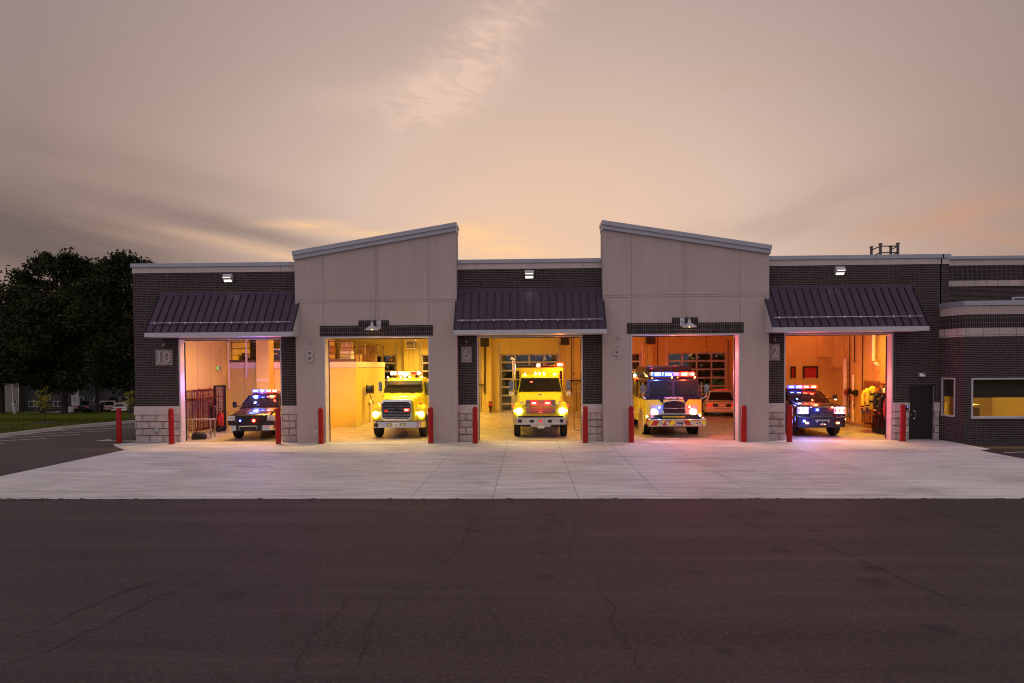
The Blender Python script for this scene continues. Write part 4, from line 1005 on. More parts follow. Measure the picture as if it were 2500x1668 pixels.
gr = MB(); gr.loft([[(-.64, .20, 1.30), (.64, .20, 1.30), (.60, .24, 1.60), (-.60, .24, 1.60)], [(-.64, .4, 1.30), (.64, .4, 1.30), (.6, .44, 1.6), (-.6, .44, 1.6)]]); go = gr.build('grille', M_['grilleglow'], v)
sl = MB()
for k in range(6): z = 1.31+.052*k; sl.tube([(-.63, .185+.008*k, z), (.63, .185+.008*k, z)], .011, 6)
for s in (-1, 1):
    for k in range(5): sl.box(s*.56-.07, s*.56+.07, .17, .2, 1.315+k*.055, 1.345+k*.055)
sl.build('grille_bar', M_['chrome'], go)
lg = box('lower_grille', M_['grilleglow'], v, -.60, .60, .24, .4, 1.03, 1.24); sl = MB()
for k in range(4): sl.tube([(-.6, .232, 1.05+k*.055), (.6, .232, 1.05+k*.055)], .012, 6)
for s in (-1, 1):
    for k in range(4): sl.box(s*.53-.08, s*.53+.08, .215, .235, 1.045+k*.055, 1.07+k*.055)
sl.build('grille_bar', M_['chrome'], lg)
hot(v, 'signal_light', -.28, .19, 1.47, .24, .13, 'hotred', 'glowred'); hot(v, 'signal_light', .29, .19, 1.47, .24, .13, 'hotred', 'glowred')
MB().box(-.1, .1, .9, .92, 1.775, 1.81).build('badge', M_['chrome'], v, bevel=.005)
for s in (-1, 1):
    disc(v, 'headlight', s*.90, .27, 1.13, .125, 'hotwhite'); disc(v, 'turn_signal', s*1.07, .31, 1.13, .07, 'hotamber'); lens(v, 'headlight_bezel', s*.95-.18, s*.95+.18, .30, .99, 1.27, 'glowamber', .015)  # amber bezel made to glow as a halo around the headlight
    disc(v, 'horn', s*.78, .40, 1.46, .07, 'chrome', .06)
    mirror(v, s*1.27, 2.0, 2.16, .17, .42, s, 2.1)
    disc(v, 'convex_mirror', s*1.27, 2.0, 1.80, .13, 'chrome', .08)
    disc(v, 'side_marker', s*1.17, .62, 1.32, .05, 'glowred')
box('bumper_filler', M_['maroon'], v, -.95, .95, .12, .4, .865, .93)
bm_ = MB().loft([[(-1.17, .35, z0), (-1.02, .03, z0), (1.02, .03, z0), (1.17, .35, z0), (1.1, .45, z0), (-1.1, .45, z0)] for z0 in (.57, .60, .84, .865)]).build('bumper', M_['alum'], v)
for x in (-.38, .38): box('tow_eye', M_['black'], bm_, x-.09, x+.09, .018, .031, .66, .77)
box('siren', M_['redlens'], bm_, -.07, .07, .018, .031, .66, .76)
for s in (-1, 1): box('fog_light', M_['black'], bm_, s*.87-.075, s*.87+.075, .018, .031, .66, .79)
MB().box(-.42, .42, .1, .13, .48, .56).build('plate_bracket', M_['alum'], v); pl2 = MB().box(-.15, .15, .07, .085, .41, .56).build('license_plate', M_['white'], v, bevel=.005)
for x, yy in ((-1.0, 1.02), (1.0, 1.02)): wheel(v, x, yy, .49, .27, 1 if x > 0 else -1)
for x in (-.85, .85): wheel(v, x, 6.1, .49, .5, 1 if x > 0 else -1)
box('undercarriage', M_['black'], v, -.8, .8, .45, 7.8, .45, .72)
MB().tube([(-1.17, 3.2, .6), (-1.17, 3.2, 3.15), (-1.19, 3.2, 3.30), (-1.27, 3.2, 3.40), (-1.33, 3.2, 3.42)], .085, 12).build('exhaust_stack', M_['chrome'], v)
MB().lathe([(.13, .8), (.13, 1.85)], (-1.17, 3.2, 0), 'z', 14).build('heat_shield', M_['alum'], v)
for x in (-.66, -.19, 0, .19, .66): disc(v, 'clearance_light', x, 2.1, 2.70-abs(x)*.06, .045, 'hotamber', .05)
hot(v, 'flood_light', -.04, 3.5, 3.06, .22, .2, 'hotwhite', 'lens'); hot(v, 'flasher', .98, 3.5, 3.08, .34, .18, 'hotred', 'glowred')
box('dash_sign', M_['ledred'], cab, -.44, -.32, 1.66, 1.668, 2.30, 2.36); box('steering_column', M_['black'], cab, .2, .5, 1.9, 1.95, 1.95, 2.1)
lamp('POINT', (.95, 3.15, 3.1), (1, .2, .03), 90, v, .08); lamp('POINT', (0, -.15, 1.45), RED, 6, v, .1)
for s in (-1, 1): lamp('SPOT', (s*.92, .15, 1.1), WHT, 70, v, .1, (rad(80), 0, 0), rad(70))

# ---- yellow tanker in the bay numbered 8
v = tag(empty('tanker_truck', (-5.6, 1.1, .014)), 'yellow long nosed tanker truck with big chrome grille and red light bar', 'tanker truck')
MB().loft([rr(.10, .72, .74, 1.62, .12, .66), rr(.3, .82, .72, 1.72, .14, .74), rr(.9, .86, .72, 1.80, .14, .80), rr(1.35, .9, .72, 1.86, .12, .86)]).build('hood', M_['yellow'], v)
for s in (-1, 1):
    MB().loft([[(s*x, y, z) for x, z in ((.55, z0), (1.10, z0), (1.14, (z0+z1)/2), (1.10, z1-.08), (.98, z1), (.55, z1+.08))] for y, z0, z1 in ((.16, .74, 1.16), (.24, .74, 1.30), (.5, .85, 1.40), (.85, 1.05, 1.42), (1.3, .85, 1.38), (1.42, .75, 1.3))]).build('fender', M_['yellow'], v)
    disc(v, 'headlight', s*.98, .165, 1.02, .115, 'hotwhite'); ring(v, 'headlight_glow_ring', s*.98, .17, 1.02, .13, 'glowamber', .025, .03)  # amber ring emits light as the halo of the lamp
    disc(v, 'turn_signal', s*.82, .155, 1.06, .05, 'hotamber')
    hot(v, 'side_marker', s*.90, .55, 1.45, .13, .09, 'redlens' if s > 0 else 'hotred', 'glowred' if s < 0 else 'redlens')
    mirror(v, s*1.10, 1.75, 2.15, .15, .42, s, 1.6)
cab = MB().loft([rr(1.30, .96, .7, 1.86, .08, .93), rr(1.36, .97, .7, 1.9, .08, .9), rr(1.75, 1.0, .7, 2.45, .1, .80), rr(1.95, 1.0, .7, 2.53, .1, .80), rr(3.0, 1.0, .7, 2.56, .1, .82)]).build('cab', M_['yellow'], v)
MB().hexa([(-.86, 1.30, 1.84), (.86, 1.30, 1.84), (.86, 1.4, 1.84), (-.86, 1.4, 1.84), (-.75, 1.69, 2.37), (.75, 1.69, 2.37), (.75, 1.75, 2.37), (-.75, 1.75, 2.37)]).build('windshield', M_['glass'], cab)
MB().hexa([(-.9, 1.308, 1.81), (.9, 1.308, 1.81), (.9, 1.33, 1.81), (-.9, 1.33, 1.81), (-.785, 1.708, 2.41), (.785, 1.708, 2.41), (.785, 1.72, 2.41), (-.785, 1.72, 2.41)]).build('windshield_seal', M_['black'], cab)
for s in (-1, 1): MB().hexa([(s*.99, 1.85, 1.75), (s*.99, 2.8, 1.75), (s*1.01, 2.8, 1.75), (s*1.01, 1.85, 1.75), (s*.87, 1.95, 2.34), (s*.87, 2.8, 2.34), (s*.91, 2.8, 2.34), (s*.91, 1.95, 2.34)]).build('side_window', M_['glass'], cab)
for s in (-1, 1): wiper(cab, [(s*.55, 1.28, 1.86), (s*.2, 1.30, 1.90), (-s*.05 if s < 0 else .1, 1.31, 1.88)])
box('cab_interior', M_['blue'], cab, -.7, .7, 2.6, 2.65, 1.5, 2.1)
# chrome grille: rounded surround, dark core, bright slats
def rrect(hx, z0, z1, r, n=6):
    P = []
    for cx_, cz_, a0 in ((hx-r, z1-r, 0), (-hx+r, z1-r, 90), (-hx+r, z0+r, 180), (hx-r, z0+r, 270)):
        for k in range(n+1): a = rad(a0+90*k/n); P.append((cx_+r*math.cos(a), cz_+r*math.sin(a)))
    return P
gx = -.05
o_, i_ = rrect(.66, .74, 1.66, .16), rrect(.585, .84, 1.56, .11)
gs = MB(); gs.loft([[(x+gx, .10, z) for x, z in o_], [(x+gx, -.01, z) for x, z in rrect(.64, .76, 1.64, .16)], [(x+gx, -.02, z) for x, z in i_], [(x+gx, .06, z) for x, z in rrect(.575, .85, 1.55, .1)]], cap=False)
go = gs.build('grille', M_['chrome'], v)
MB().prism([(x+gx, z) for x, z in rrect(.58, .845, 1.555, .1)], 'y', .05, .09).build('grille_core', M_['black'], go)
sl = MB()
for k in range(10): z = .90+k*.064; hw = .56 if 0 < k < 9 else .53; sl.box(gx-hw, gx+hw, -.005, .045, z-.0095, z+.0095)
sl.build('grille_bar', M_['chrome'], go)
bdg = MB().lathe([(0, 0), (.10, 0), (.09, -.015), (0, -.02)], (0, 0, 0), 'y', 20).build('badge', M_['black'], go); bdg.location = (gx, -.008, 1.24); bdg.scale = (1.15, 1, .55)
hot(v, 'signal_light', .39, -.01, 1.22, .22, .12, 'hotred', 'glowred'); lens(v, 'signal_light', -.56, -.40, .0, 1.13, 1.22, 'redlens', .03)
bp = MB().loft([[(-1.13, .40, z), (-1.09, .10, z), (-.9, -.02, z), (.9, -.02, z), (1.09, .10, z), (1.13, .40, z), (1.0, .45, z), (-1.0, .45, z)] for z in (.46, .49, .69, .72)]).build('bumper', M_['chrome'], v)
for x in (-.36, .22): lens(bp, 'fog_light', x-.1, x+.1, -.021, .56, .65, 'black', .012); lens(bp, 'fog_lens', x-.07, x+.07, -.032, .575, .635, 'yellow', .008)
disc(bp, 'siren', -.92, -.02, .58, .09, 'black', .03)
pl3 = MB().box(-.22, .06, -.045, -.03, .50, .66).build('license_plate', M_['white'], bp, bevel=.005); text('FIRE', .085, M_['textdk'], pl3, (-.08, -.048, .56), 'plate_lettering', ext=.001)
for x in (-.98, .98): wheel(v, x, .85, .48, .30, 1 if x > 0 else -1, 'white')
for x in (-.88, .88): wheel(v, x, 5.4, .48, .5, 1 if x > 0 else -1, 'white')
box('undercarriage', M_['black'], v, -.75, .75, .4, 7.0, .42, .72)
MB().loft([rr(3.15, 1.12, .75, 2.35, .1), rr(7.2, 1.12, .75, 2.35, .1)]).build('tank_body', M_['yellow'], v)
b = MB(); b.box(-1.15, 1.15, 3.10, 3.148, .76, 2.2)
pn = b.build('pump_panel', M_['alum'], v); b = MB()
for k in range(4): b.tube([(.85+.07*(k % 2), 3.08, 1.3+.2*k), (1.25, 3.08, 1.3+.2*k)], .04, 8)
b.tube([(1.18, 3.3, .9), (1.22, 3.3, 2.3)], .02, 6); b.build('pipe', M_['chrome'], pn)
MB().tube([(1.06, 3.5, 2.36), (1.06, 3.5, 2.55), (1.1, 3.4, 2.75), (1.15, 3.2, 2.8)], .08, 10).build('deck_gun', M_['yellow'], v)
lb = MB().box(-.70, .70, 1.95, 2.22, 2.66, 2.82).build('light_bar', M_['lens'], v, bevel=.03)
for s in (-1, 1): box('red_dome', M_['redlens'], lb, min(s*.22, s*.69), max(s*.22, s*.69), 1.935, 2.2, 2.672, 2.808, bevel=.02)
for x, c in ((-.60, 'hotwhite'), (-.47, 'hotred'), (-.26, 'hotwhite'), (-.02, 'hotwhite'), (.6, 'hotwhite')): disc(lb, 'flash_bulb', x, 1.93, 2.74-(.06 if x == -.02 else 0), .07 if x != -.02 else .10, c, .03)
for x in (-.5, 0, .5): MB().box(x-.06, x+.06, 1.98, 2.18, 2.54, 2.66).build('light_bar_foot', M_['darkmetal'], lb)
for x in (-.78, -.2, .2, .75): disc(v, 'clearance_light', x, 1.88, 2.57, .04, 'hotamber', .04)
lamp('POINT', (-.3, 1.6, 2.85), (1, .26, .02), 50, v, .08); lamp('POINT', (.4, 1.6, 2.95), (1, .7, .3), 15, v, .08)
for s in (-1, 1): lamp('SPOT', (s*.98, .05, 1.0), WHT, 70, v, .1, (rad(80), 0, 0), rad(70))
lamp('SPOT', (-1.0, 1.7, 2.78), (1, .34, .0), 1300, v, .06, (rad(82), 0, rad(44)), rad(56))

# ---- fire engine in the bay numbered 4
v = tag(empty('fire_engine', (6.13, 1.25, .014)), 'flat faced yellow and navy fire engine with chevron bumper and lettered front', 'fire engine')
lo = MB().loft([rr(.46, 1.16, .55, 1.68, .05, 1.16), rr(.52, 1.2, .52, 1.70, .05, 1.19), rr(3.6, 1.2, .52, 1.70, .03, 1.2)]).build('cab', M_['enginey'], v)
MB().loft([rr(.455, 1.15, 1.56, 1.69, .03, 1.15), rr(.50, 1.205, 1.56, 1.72, .03, 1.19), rr(.62, 1.205, 1.56, 2.40, .12, 1.10), rr(.80, 1.205, 1.56, 2.50, .1, 1.08), rr(3.58, 1.205, 1.56, 2.52, .08, 1.1)]).build('cab_upper', M_['navy'], v)
MB().loft([rr(1.35, 1.02, 2.46, 2.56, .04, .9), rr(1.6, 1.1, 2.46, 2.98, .16, 1.04), rr(3.6, 1.14, 2.46, 3.0, .16, 1.08)]).build('raised_roof', M_['navy'], v)
bd_ = MB().loft([rr(3.7, 1.2, .52, 2.72, .04), rr(8.4, 1.2, .52, 2.72, .04)]).build('body', M_['enginey'], v)
box('navy_panel', M_['navy'], bd_, -1.206, 1.206, 3.72, 8.3, 1.62, 2.66)
for s in (-1, 1): MB().hexa([(s*.08 if s > 0 else -1.0, .464, 1.74), (1.0 if s > 0 else -.08, .464, 1.74), (1.0 if s > 0 else -.08, .53, 1.74), (s*.08 if s > 0 else -1.0, .53, 1.74), (s*.08 if s > 0 else -.98, .575, 2.36), (.98 if s > 0 else -.08, .575, 2.36), (.98 if s > 0 else -.08, .64, 2.36), (s*.08 if s > 0 else -.98, .64, 2.36)]).build('windshield', M_['glass'], v, bevel=.02)
for s in (-1, 1):
    wiper(v, [(s*.36, .45, 1.70), (s*.26, .47, 1.95), (s*.12, .51, 2.1)])
    for y0, y1 in ((.9, 1.65), (2.1, 2.8)): box('side_window', M_['glass'], v, min(s*1.19, s*1.212), max(s*1.19, s*1.212), y0, y1, 1.85, 2.36, bevel=.004)
    gb_ = MB(); [gb_.tube([(s*1.24, y, .9), (s*1.24, y, 2.3)], .02, 8) for y in (.75, 1.85, 3.65)]; gb_.build('grab_rail', M_['chrome'], v)
    mirror(v, s*1.34, .30, 2.02, .2, .36, s, .5, 'chrome', False)
    MB().tube([(s*1.15, .46, 1.58), (s*1.34, .3, 1.7), (s*1.34, .3, 1.86)], .02, 6).build('mirror_stem', M_['chrome'], v)
    # navy dart beside the grille, twin lamps
    MB().prism([(s*.44, 1.70), (s*.62, 1.565), (s*.50, 1.42), (s*.44, 1.42)], 'y', .445, .462).build('dart_panel', M_['navy'], v)
    if s < 0: hot(v, 'signal_light', -.615, .455, 1.235, .17, .15, 'hotblue', 'glowblue')
    else: hot(v, 'signal_light', .66, .455, 1.25, .17, .15, 'hotred', 'glowred')
    lens(v, 'headlight', s*.82-.10, s*.82+.10, .455, .97, 1.12, 'hotwhite', .03); lens(v, 'headlight_bezel', s*.74-.26, s*.74+.26, .461, .93, 1.33, 'lens', .012)
    disc(v, 'clearance_light', s*.9, .58, 2.47, .035, 'glowamber')
text('NEWPORT FIRE', .115, M_['text'], v, (0, .446, 1.625), 'lettering', ext=.002, offset=.0045, sx=.98)
gr = MB().prism([(-.46, .92), (.46, .92), (.46, 1.40), (.38, 1.48), (0, 1.52), (-.38, 1.48), (-.46, 1.40)], 'y', .40, .46).build('grille', M_['maroon'], v)
gc = MB(); gc.tube([(-.46, .39, 1.43), (-.3, .39, 1.49), (0, .39, 1.525), (.3, .39, 1.49), (.46, .39, 1.43)], .022, 8); gc.tube([(-.44, .39, 1.2), (0, .39, 1.185), (.44, .39, 1.2)], .01, 6); gc.box(-.47, .47, .385, .42, .93, .985); gc.tube([(-.46, .39, .95), (-.46, .39, 1.43)], .012, 6); gc.tube([(.46, .39, .95), (.46, .39, 1.43)], .012, 6); gc.build('grille_trim', M_['chrome'], gr)
box('lower_band', M_['navy'], v, -1.13, 1.13, .44, .46, .74, .91); box('reflective_strip', M_['yellow'], v, -.47, .47, .425, .439, .80, .86)
bu = MB().box(-1.2, 1.2, -.18, .46, .50, .73).build('bumper', M_['redpaint'], v, bevel=.01)
ch = MB()
for k in range(5):
    for s in (-1, 1):
        x = .16+k*.235
        if k % 2 == 0:
            P = [(x, .515), (x+.215, .515), (x+.07, .715), (x-.145, .715)]
            ch.prism([(s*max(min(a, 1.19), .0), q) for a, q in P], 'y', -.186, -.1805)
ch.build('chevron', M_['yellow'], bu)
tb = MB(); tb.tube([(-1.2, -.19, .745), (1.2, -.19, .745)], .022, 8); tb.tube([(-1.2, -.19, .49), (1.2, -.19, .49)], .018, 8); tb.tube([(-1.21, .4, .62), (-1.21, -.19, .62)], .03, 8); tb.tube([(1.21, .4, .62), (1.21, -.19, .62)], .03, 8); tb.box(-1.2, 1.2, -.18, .44, .7305, .742); tb.build('bumper_trim', M_['chrome'], bu)
for x in (-.40, .62): ring(bu, 'speaker', x, -.187, .615, .065, 'chrome', .018, .03); disc(bu, 'speaker_grille', x, -.187, .615, .05, 'black', .01)
lens(bu, 'air_horn_box', -.75, -.59, -.187, .53, .71, 'chrome', .012); b = MB(); b.box(-.735, -.605, -.206, -.2, .612, .628); b.box(-.678, -.662, -.2065, -.2, .545, .695); b.build('cross_bar', M_['black'], bu)
lens(bu, 'winch_box', -.07, .30, -.187, .53, .70, 'chrome', .012); b = MB(); b.box(-.03, .26, -.206, -.199, .56, .605); b.box(-.03, .26, -.206, -.199, .63, .67); b.tube([(.2, -.21, .62), (.2, -.22, .50)], .02, 6); b.build('winch', M_['black'], bu)
pl4 = MB().box(.75, 1.04, -.2, -.187, .54, .69).build('license_plate', M_['white'], bu, bevel=.004)
b = MB(); [b.box(.775+k*.06, .805+k*.06, -.2025, -.2, .575, .65) for k in (0, 1, 2, 3)]; b.build('plate_lettering', M_['textdk'], pl4)
MB().lathe([(.0, -.10), (.02, -.1), (.05, -.07), (.09, -.03), (.13, .0), (.135, .02), (.1, .0), (.03, -.02)], (-.98, .30, .90), 'y', 22).build('bell', M_['alum'], v)
disc(v, 'turn_signal', -1.14, .45, .84, .045, 'hotamber'); disc(v, 'turn_signal', 1.1, .45, .88, .04, 'hotblue')
for s in (-1, 1): disc(v, 'bumper_marker', s*1.14, -.02, .80, .05, 'chrome', .05)
for x in (-1.02, 1.02): wheel(v, x, 1.55, .52, .34, 1 if x > 0 else -1, 'chrome')
for x in (-.9, .9): wheel(v, x, 6.4, .52, .55, 1 if x > 0 else -1, 'chrome')
for s in (-1, 1): MB().lathe([(.56, -.03), (.62, -.03), (.62, .03), (.56, .03)], (s*1.2, 1.55, .56), 'x', 26).build('wheel_arch', M_['chrome'], v); MB().lathe([(0, -.004), (.555, -.004), (.555, .004), (0, .004)], (s*1.203, 1.55, .56), 'x', 26).build('wheel_well', M_['black'], v)
box('undercarriage', M_['black'], v, -.95, .95, .3, 8.2, .38, .53)
sp = MB()
for k in range(6): sp.tube([(-1.22, 3.9+k*.3, .9), (-1.22, 3.9+k*.3, 1.55)], .035, 8)
sp.build('side_fitting', M_['chrome'], v)
lb = MB().box(-.97, .93, .52, .86, 2.56, 2.72).build('light_bar', M_['lens'], v, bevel=.03)
for x, cc, gg, wd in ((-.68, 'hotblue', 'glowblue', .36), (-.22, 'hotblue', 'glowblue', .40), (.44, 'hotred', 'glowred', .40), (.80, 'hotamber', 'glowred', .18)): hot(lb, 'flasher', x, .52, 2.64, wd, .19, cc, gg, .05)
for x, c in ((-.05, 'hotamber'), (.93, 'hotamber'), (.2, 'glowamber')): disc(v, 'clearance_light', x, .60, 2.50, .03, c)
lens(v, 'roof_marker', -.82, -.72, 1.40, 2.86, 2.92, 'redlens')
for k, c in enumerate(('green', 'hotblue', 'hotred', 'glowred')): disc(v, 'level_light', -1.16, 3.69, 2.66-.09*k, .035, c)
lamp('POINT', (-.6, .0, 2.66), BLU, 100, v, .1); lamp('POINT', (.6, .0, 2.7), RED, 210, v, .1); lamp('POINT', (.55, 3.0, 3.5), (1, .06, .01), 170, v, .08); lamp('POINT', (-.6, 3.0, 3.4), BLU, 40, v, .08); lamp('SPOT', (.6, 3.2, 3.2), (1, .045, .002), 1100, v, .08, (rad(91), 0, rad(-12)), rad(75))
lamp('POINT', (.68, .2, 1.25), RED, 8, v, .06); lamp('POINT', (-.62, .2, 1.24), BLU, 3.5, v, .06)
for s in (-1, 1): lamp('SPOT', (s*.82, .3, 1.05), WHT, 50, v, .1, (rad(80), 0, 0), rad(70))

# ---- maroon and yellow pickup in the left bay
v = tag(empty('brush_pickup', (-11.70, .60, .014), rad(3.5)), 'dark maroon pickup truck with yellow flanks, chrome bumper and red blue light bar', 'pickup truck')
MB().loft([rr(.06, .86, .62, 1.06, .06, .80), rr(.16, .93, .58, 1.13, .08, .84), rr(.7, .97, .58, 1.24, .12, .80), rr(1.25, .98, .58, 1.31, .1, .80)]).build('hood', M_['maroon'], v)
cab = MB().loft([rr(1.2, .98, .5, 1.30, .06, .88), rr(1.26, .985, .5, 1.34, .06, .86), rr(1.95, .99, .5, 1.84, .1, .66), rr(2.15, .99, .5, 1.89, .1, .66), rr(3.7, .99, .5, 1.90, .1, .68), rr(3.95, .99, .5, 1.36, .06, .86)]).build('cab', M_['maroon'], v)
MB().hexa([(-.82, 1.21, 1.33), (.82, 1.21, 1.33), (.82, 1.3, 1.33), (-.82, 1.3, 1.33), (-.62, 1.86, 1.80), (.62, 1.86, 1.80), (.62, 1.95, 1.8), (-.62, 1.95, 1.8)]).build('windshield', M_['glass'], cab, bevel=.01)
for s in (-1, 1):
    MB().hexa([(s*.93, 1.7, 1.40), (s*.93, 3.6, 1.40), (s*.955, 3.6, 1.40), (s*.955, 1.6, 1.40), (s*.73, 2.1, 1.80), (s*.73, 3.5, 1.80), (s*.775, 3.5, 1.80), (s*.775, 2.05, 1.80)]).build('side_window', M_['glass'], cab)
    MB().loft([[(s*.975, y, a), (s*.995, y, a), (s*.995, y, c), (s*.975, y, c)] for y, a, c in ((.42, .80, 1.06), (.55, .98, 1.10), (1.35, .98, 1.14), (1.5, .52, 1.15), (3.9, .52, 1.18))]).build('flank_panel', M_['yellow'], v)
    f = MB(); f.loft([[(s*x, y, z) for x, z in ((.80, a), (1.0, a), (1.02, c-.05), (.93, c), (.80, c))] for y, a, c in ((.16, .62, 1.05), (.5, .86, 1.10), (.95, .94, 1.12), (1.35, .84, 1.12), (1.48, .55, 1.12))]); f.build('fender', M_['yellow' if s > 0 else 'maroon'], v)
    hl = lens(v, 'headlight', min(s*.66, s*.98), max(s*.66, s*.98), .10, .82, 1.03, 'lens', .06); lens(hl, 'reflector', min(s*.72, s*.82), max(s*.72, s*.82), .036, .86, .98, 'alum', .012)
    mirror(v, s*1.18, 1.45, 1.42, .17, .27, s, 1.5, 'black', False)
gr = MB().box(-.62, .62, .02, .1, .76, 1.06).build('grille', M_['black'], v, bevel=.02); b = MB()
for k in range(3): b.box(-.58, .58, -.0, .022, .82+k*.085, .84+k*.085)
b.box(-.12, .12, -.006, -.0, .84, .87); b.build('grille_bar', M_['maroon'], gr)
bp = MB().loft([[(-1.0, .25, z), (-.93, .02, z), (-.8, -.08, z), (.8, -.08, z), (.93, .02, z), (1.0, .25, z), (.9, .32, z), (-.9, .32, z)] for z in (.42, .46, .60, .63)]).build('bumper', M_['chrome'], v)
MB().loft([[(-1.0, .22, z), (-.9, .0, z), (.9, .0, z), (1.0, .22, z), (.9, .32, z), (-.9, .32, z)] for z in (.632, .755)]).build('valance', M_['maroon'], v)
gd = MB(); gd.box(-.55, .48, -.17, -.085, .40, .65); gd.tube([(-.50, -.15, .60), (-.50, -.15, .95)], .02, 6); gd.build('push_guard', M_['black'], v)
b = MB(); [b.tube(p, .014, 6) for p in ([(-.40, -.185, .61), (.32, -.185, .61)], [(-.40, -.185, .47), (-.40, -.185, .61)], [(.32, -.185, .47), (.32, -.185, .61)])]; b.build('guard_trim', M_['chrome'], v)
lens(v, 'side_marker', .62, .72, -.082, .57, .61, 'redlens', .01)
hot(v, 'signal_light', -.42, -.02, .83, .10, .09, 'hotblue', 'glowblue', .03); hot(v, 'signal_light', .14, -.02, .83, .15, .13, 'hotred', 'glowred', .03)
lb = MB().box(-.58, .58, 1.98, 2.26, 1.945, 2.05).build('light_bar', M_['lens'], v, bevel=.02)
for x, c, g in ((-.42, 'hotblue', 'glowblue'), (-.14, 'hotblue', 'glowblue'), (.14, 'hotwhite', 'glowred'), (.42, 'hotred', 'glowred')): hot(lb, 'flasher', x, 1.98, 2.0, .27, .13, c, g, .04)
hot(v, 'visor_light', -.36, 1.80, 1.755, .30, .10, 'hotblue', 'glowblue', .05); hot(v, 'visor_light', .36, 1.80, 1.755, .30, .10, 'hotred', 'glowred', .05)
wheel(v, -.86, 1.0, .40, .26, -1); wheel(v, .86, 1.0, .40, .26, 1); wheel(v, -.82, 4.6, .40, .4, -1); wheel(v, .82, 4.6, .40, .4, 1)
MB().loft([rr(4.0, .99, .55, 1.32, .05), rr(6.2, .99, .55, 1.32, .05)]).build('bed', M_['yellow'], v)
box('undercarriage', M_['black'], v, -.7, .7, .4, 5.9, .34, .56)
lamp('POINT', (-.45, 1.7, 2.14), BLU, 100, v, .06); lamp('POINT', (.45, 1.8, 2.14), RED, 14, v, .06); lamp('POINT', (-.42, .9, 2.0), BLU, 26, v, .08); lamp('POINT', (.5, .9, 2.0), RED, 20, v, .08); lamp('POINT', (.0, 2.8, 2.3), (1, .12, .10), 40, v, .06); lamp('POINT', (-.4, 2.8, 2.3), (.35, .15, 1), 120, v, .06); lamp('POINT', (.14, -.12, .84), RED, 2.5, v, .05); lamp('POINT', (.85, .8, 2.1), RED, 30, v, .06)

# ---- dark pickup with black push bar in the right bay
v = tag(empty('command_pickup', (12.05, 1.02, .014), rad(-1)), 'dark pickup truck with wide grille and black push bar, blue and red lights flashing', 'pickup truck')
MB().loft([rr(.05, .92, .72, 1.26, .06, .88), rr(.2, .99, .6, 1.33, .1, .92), rr(.8, 1.0, .58, 1.38, .12, .86), rr(1.3, 1.0, .58, 1.42, .1, .84)]).build('hood', M_['navy'], v)
cab = MB().loft([rr(1.25, 1.0, .5, 1.40, .06, .90), rr(1.32, 1.0, .5, 1.44, .06, .88), rr(2.05, 1.01, .5, 1.86, .1, .68), rr(2.3, 1.01, .5, 1.92, .1, .68), rr(3.9, 1.01, .5, 1.93, .1, .70), rr(4.2, 1.01, .5, 1.42, .06, .88)]).build('cab', M_['navy'], v)
MB().hexa([(-.85, 1.26, 1.43), (.85, 1.26, 1.43), (.85, 1.35, 1.43), (-.85, 1.35, 1.43), (-.64, 1.97, 1.84), (.64, 1.97, 1.84), (.64, 2.05, 1.84), (-.64, 2.05, 1.84)]).build('windshield', M_['glass'], cab, bevel=.01)
for s in (-1, 1):
    MB().hexa([(s*.95, 1.75, 1.48), (s*.95, 3.7, 1.48), (s*.98, 3.7, 1.48), (s*.98, 1.65, 1.48), (s*.75, 2.2, 1.83), (s*.75, 3.6, 1.83), (s*.80, 3.6, 1.83), (s*.80, 2.15, 1.83)]).build('side_window', M_['glass'], cab)
    f = MB(); f.loft([[(s*x, y, z) for x, z in ((.80, a), (1.02, a), (1.04, c-.06), (.95, c), (.8, c))] for y, a, c in ((.16, .62, 1.26), (.5, .88, 1.31), (.95, .98, 1.33), (1.35, .88, 1.32), (1.5, .55, 1.32))]); f.build('fender', M_['maroon' if s > 0 else 'navy'], v)
    hl = lens(v, 'headlight', min(s*.50, s*1.0), max(s*.50, s*1.0), .07, .98, 1.25, 'lens', .06)
    for z in (1.225, 1.00): lens(hl, 'light_strip', min(s*.56, s*.92), max(s*.56, s*.92), .012, z-.018, z+.018, 'hotwhite', .01)
    disc(hl, 'projector', s*.64, .012, 1.11, .055, 'hotwhite', .02); disc(hl, 'turn_signal', s*.82, .012, 1.11, .05, 'hotamber', .015)
    mirror(v, s*1.19, 1.55, 1.58, .19, .22, s, 1.55, 'black', False); lens(v, 'mirror_marker', s*1.19-.05, s*1.19+.05, 1.498, 1.47, 1.50, 'hotamber', .01)
gr = MB().box(-.47, .47, -.0, .1, .84, 1.27).build('grille', M_['navy'], v, bevel=.02); b = MB()
for z in (1.24, .885, .845): b.box(-.45, .45, -.016, .0, z-.012, z+.012)
for k in range(5): b.box(-.44, .44, -.012, .0, .93+.06*k, .938+.06*k)
b.build('grille_bar', M_['chrome'], gr)
bp = MB().loft([[(-1.02, .3, z), (-.96, .03, z), (-.8, -.09, z), (.8, -.09, z), (.96, .03, z), (1.02, .3, z), (.9, .35, z), (-.9, .35, z)] for z in (.42, .46, .76, .80)]).build('bumper', M_['navy'], v)
for s in (-1, 1): hot(bp, 'fog_light', s*.62, -.085, .60, .16, .09, 'hotamber', 'glowamber', .02)
b = MB(); b.tube([(-.10, -.1, .55), (-.05, -.12, .53), (.1, -.12, .53), (.15, -.1, .55), (.1, -.12, .57), (-.05, -.12, .57), (-.1, -.1, .55)], .014, 6); b.box(-.3, .3, -.105, -.088, .68, .74); b.build('tow_hook', M_['chrome'], bp)
for x in (-.22, 0, .25): disc(bp, 'bolt', x, -.092, .64, .02, 'chrome', .02)
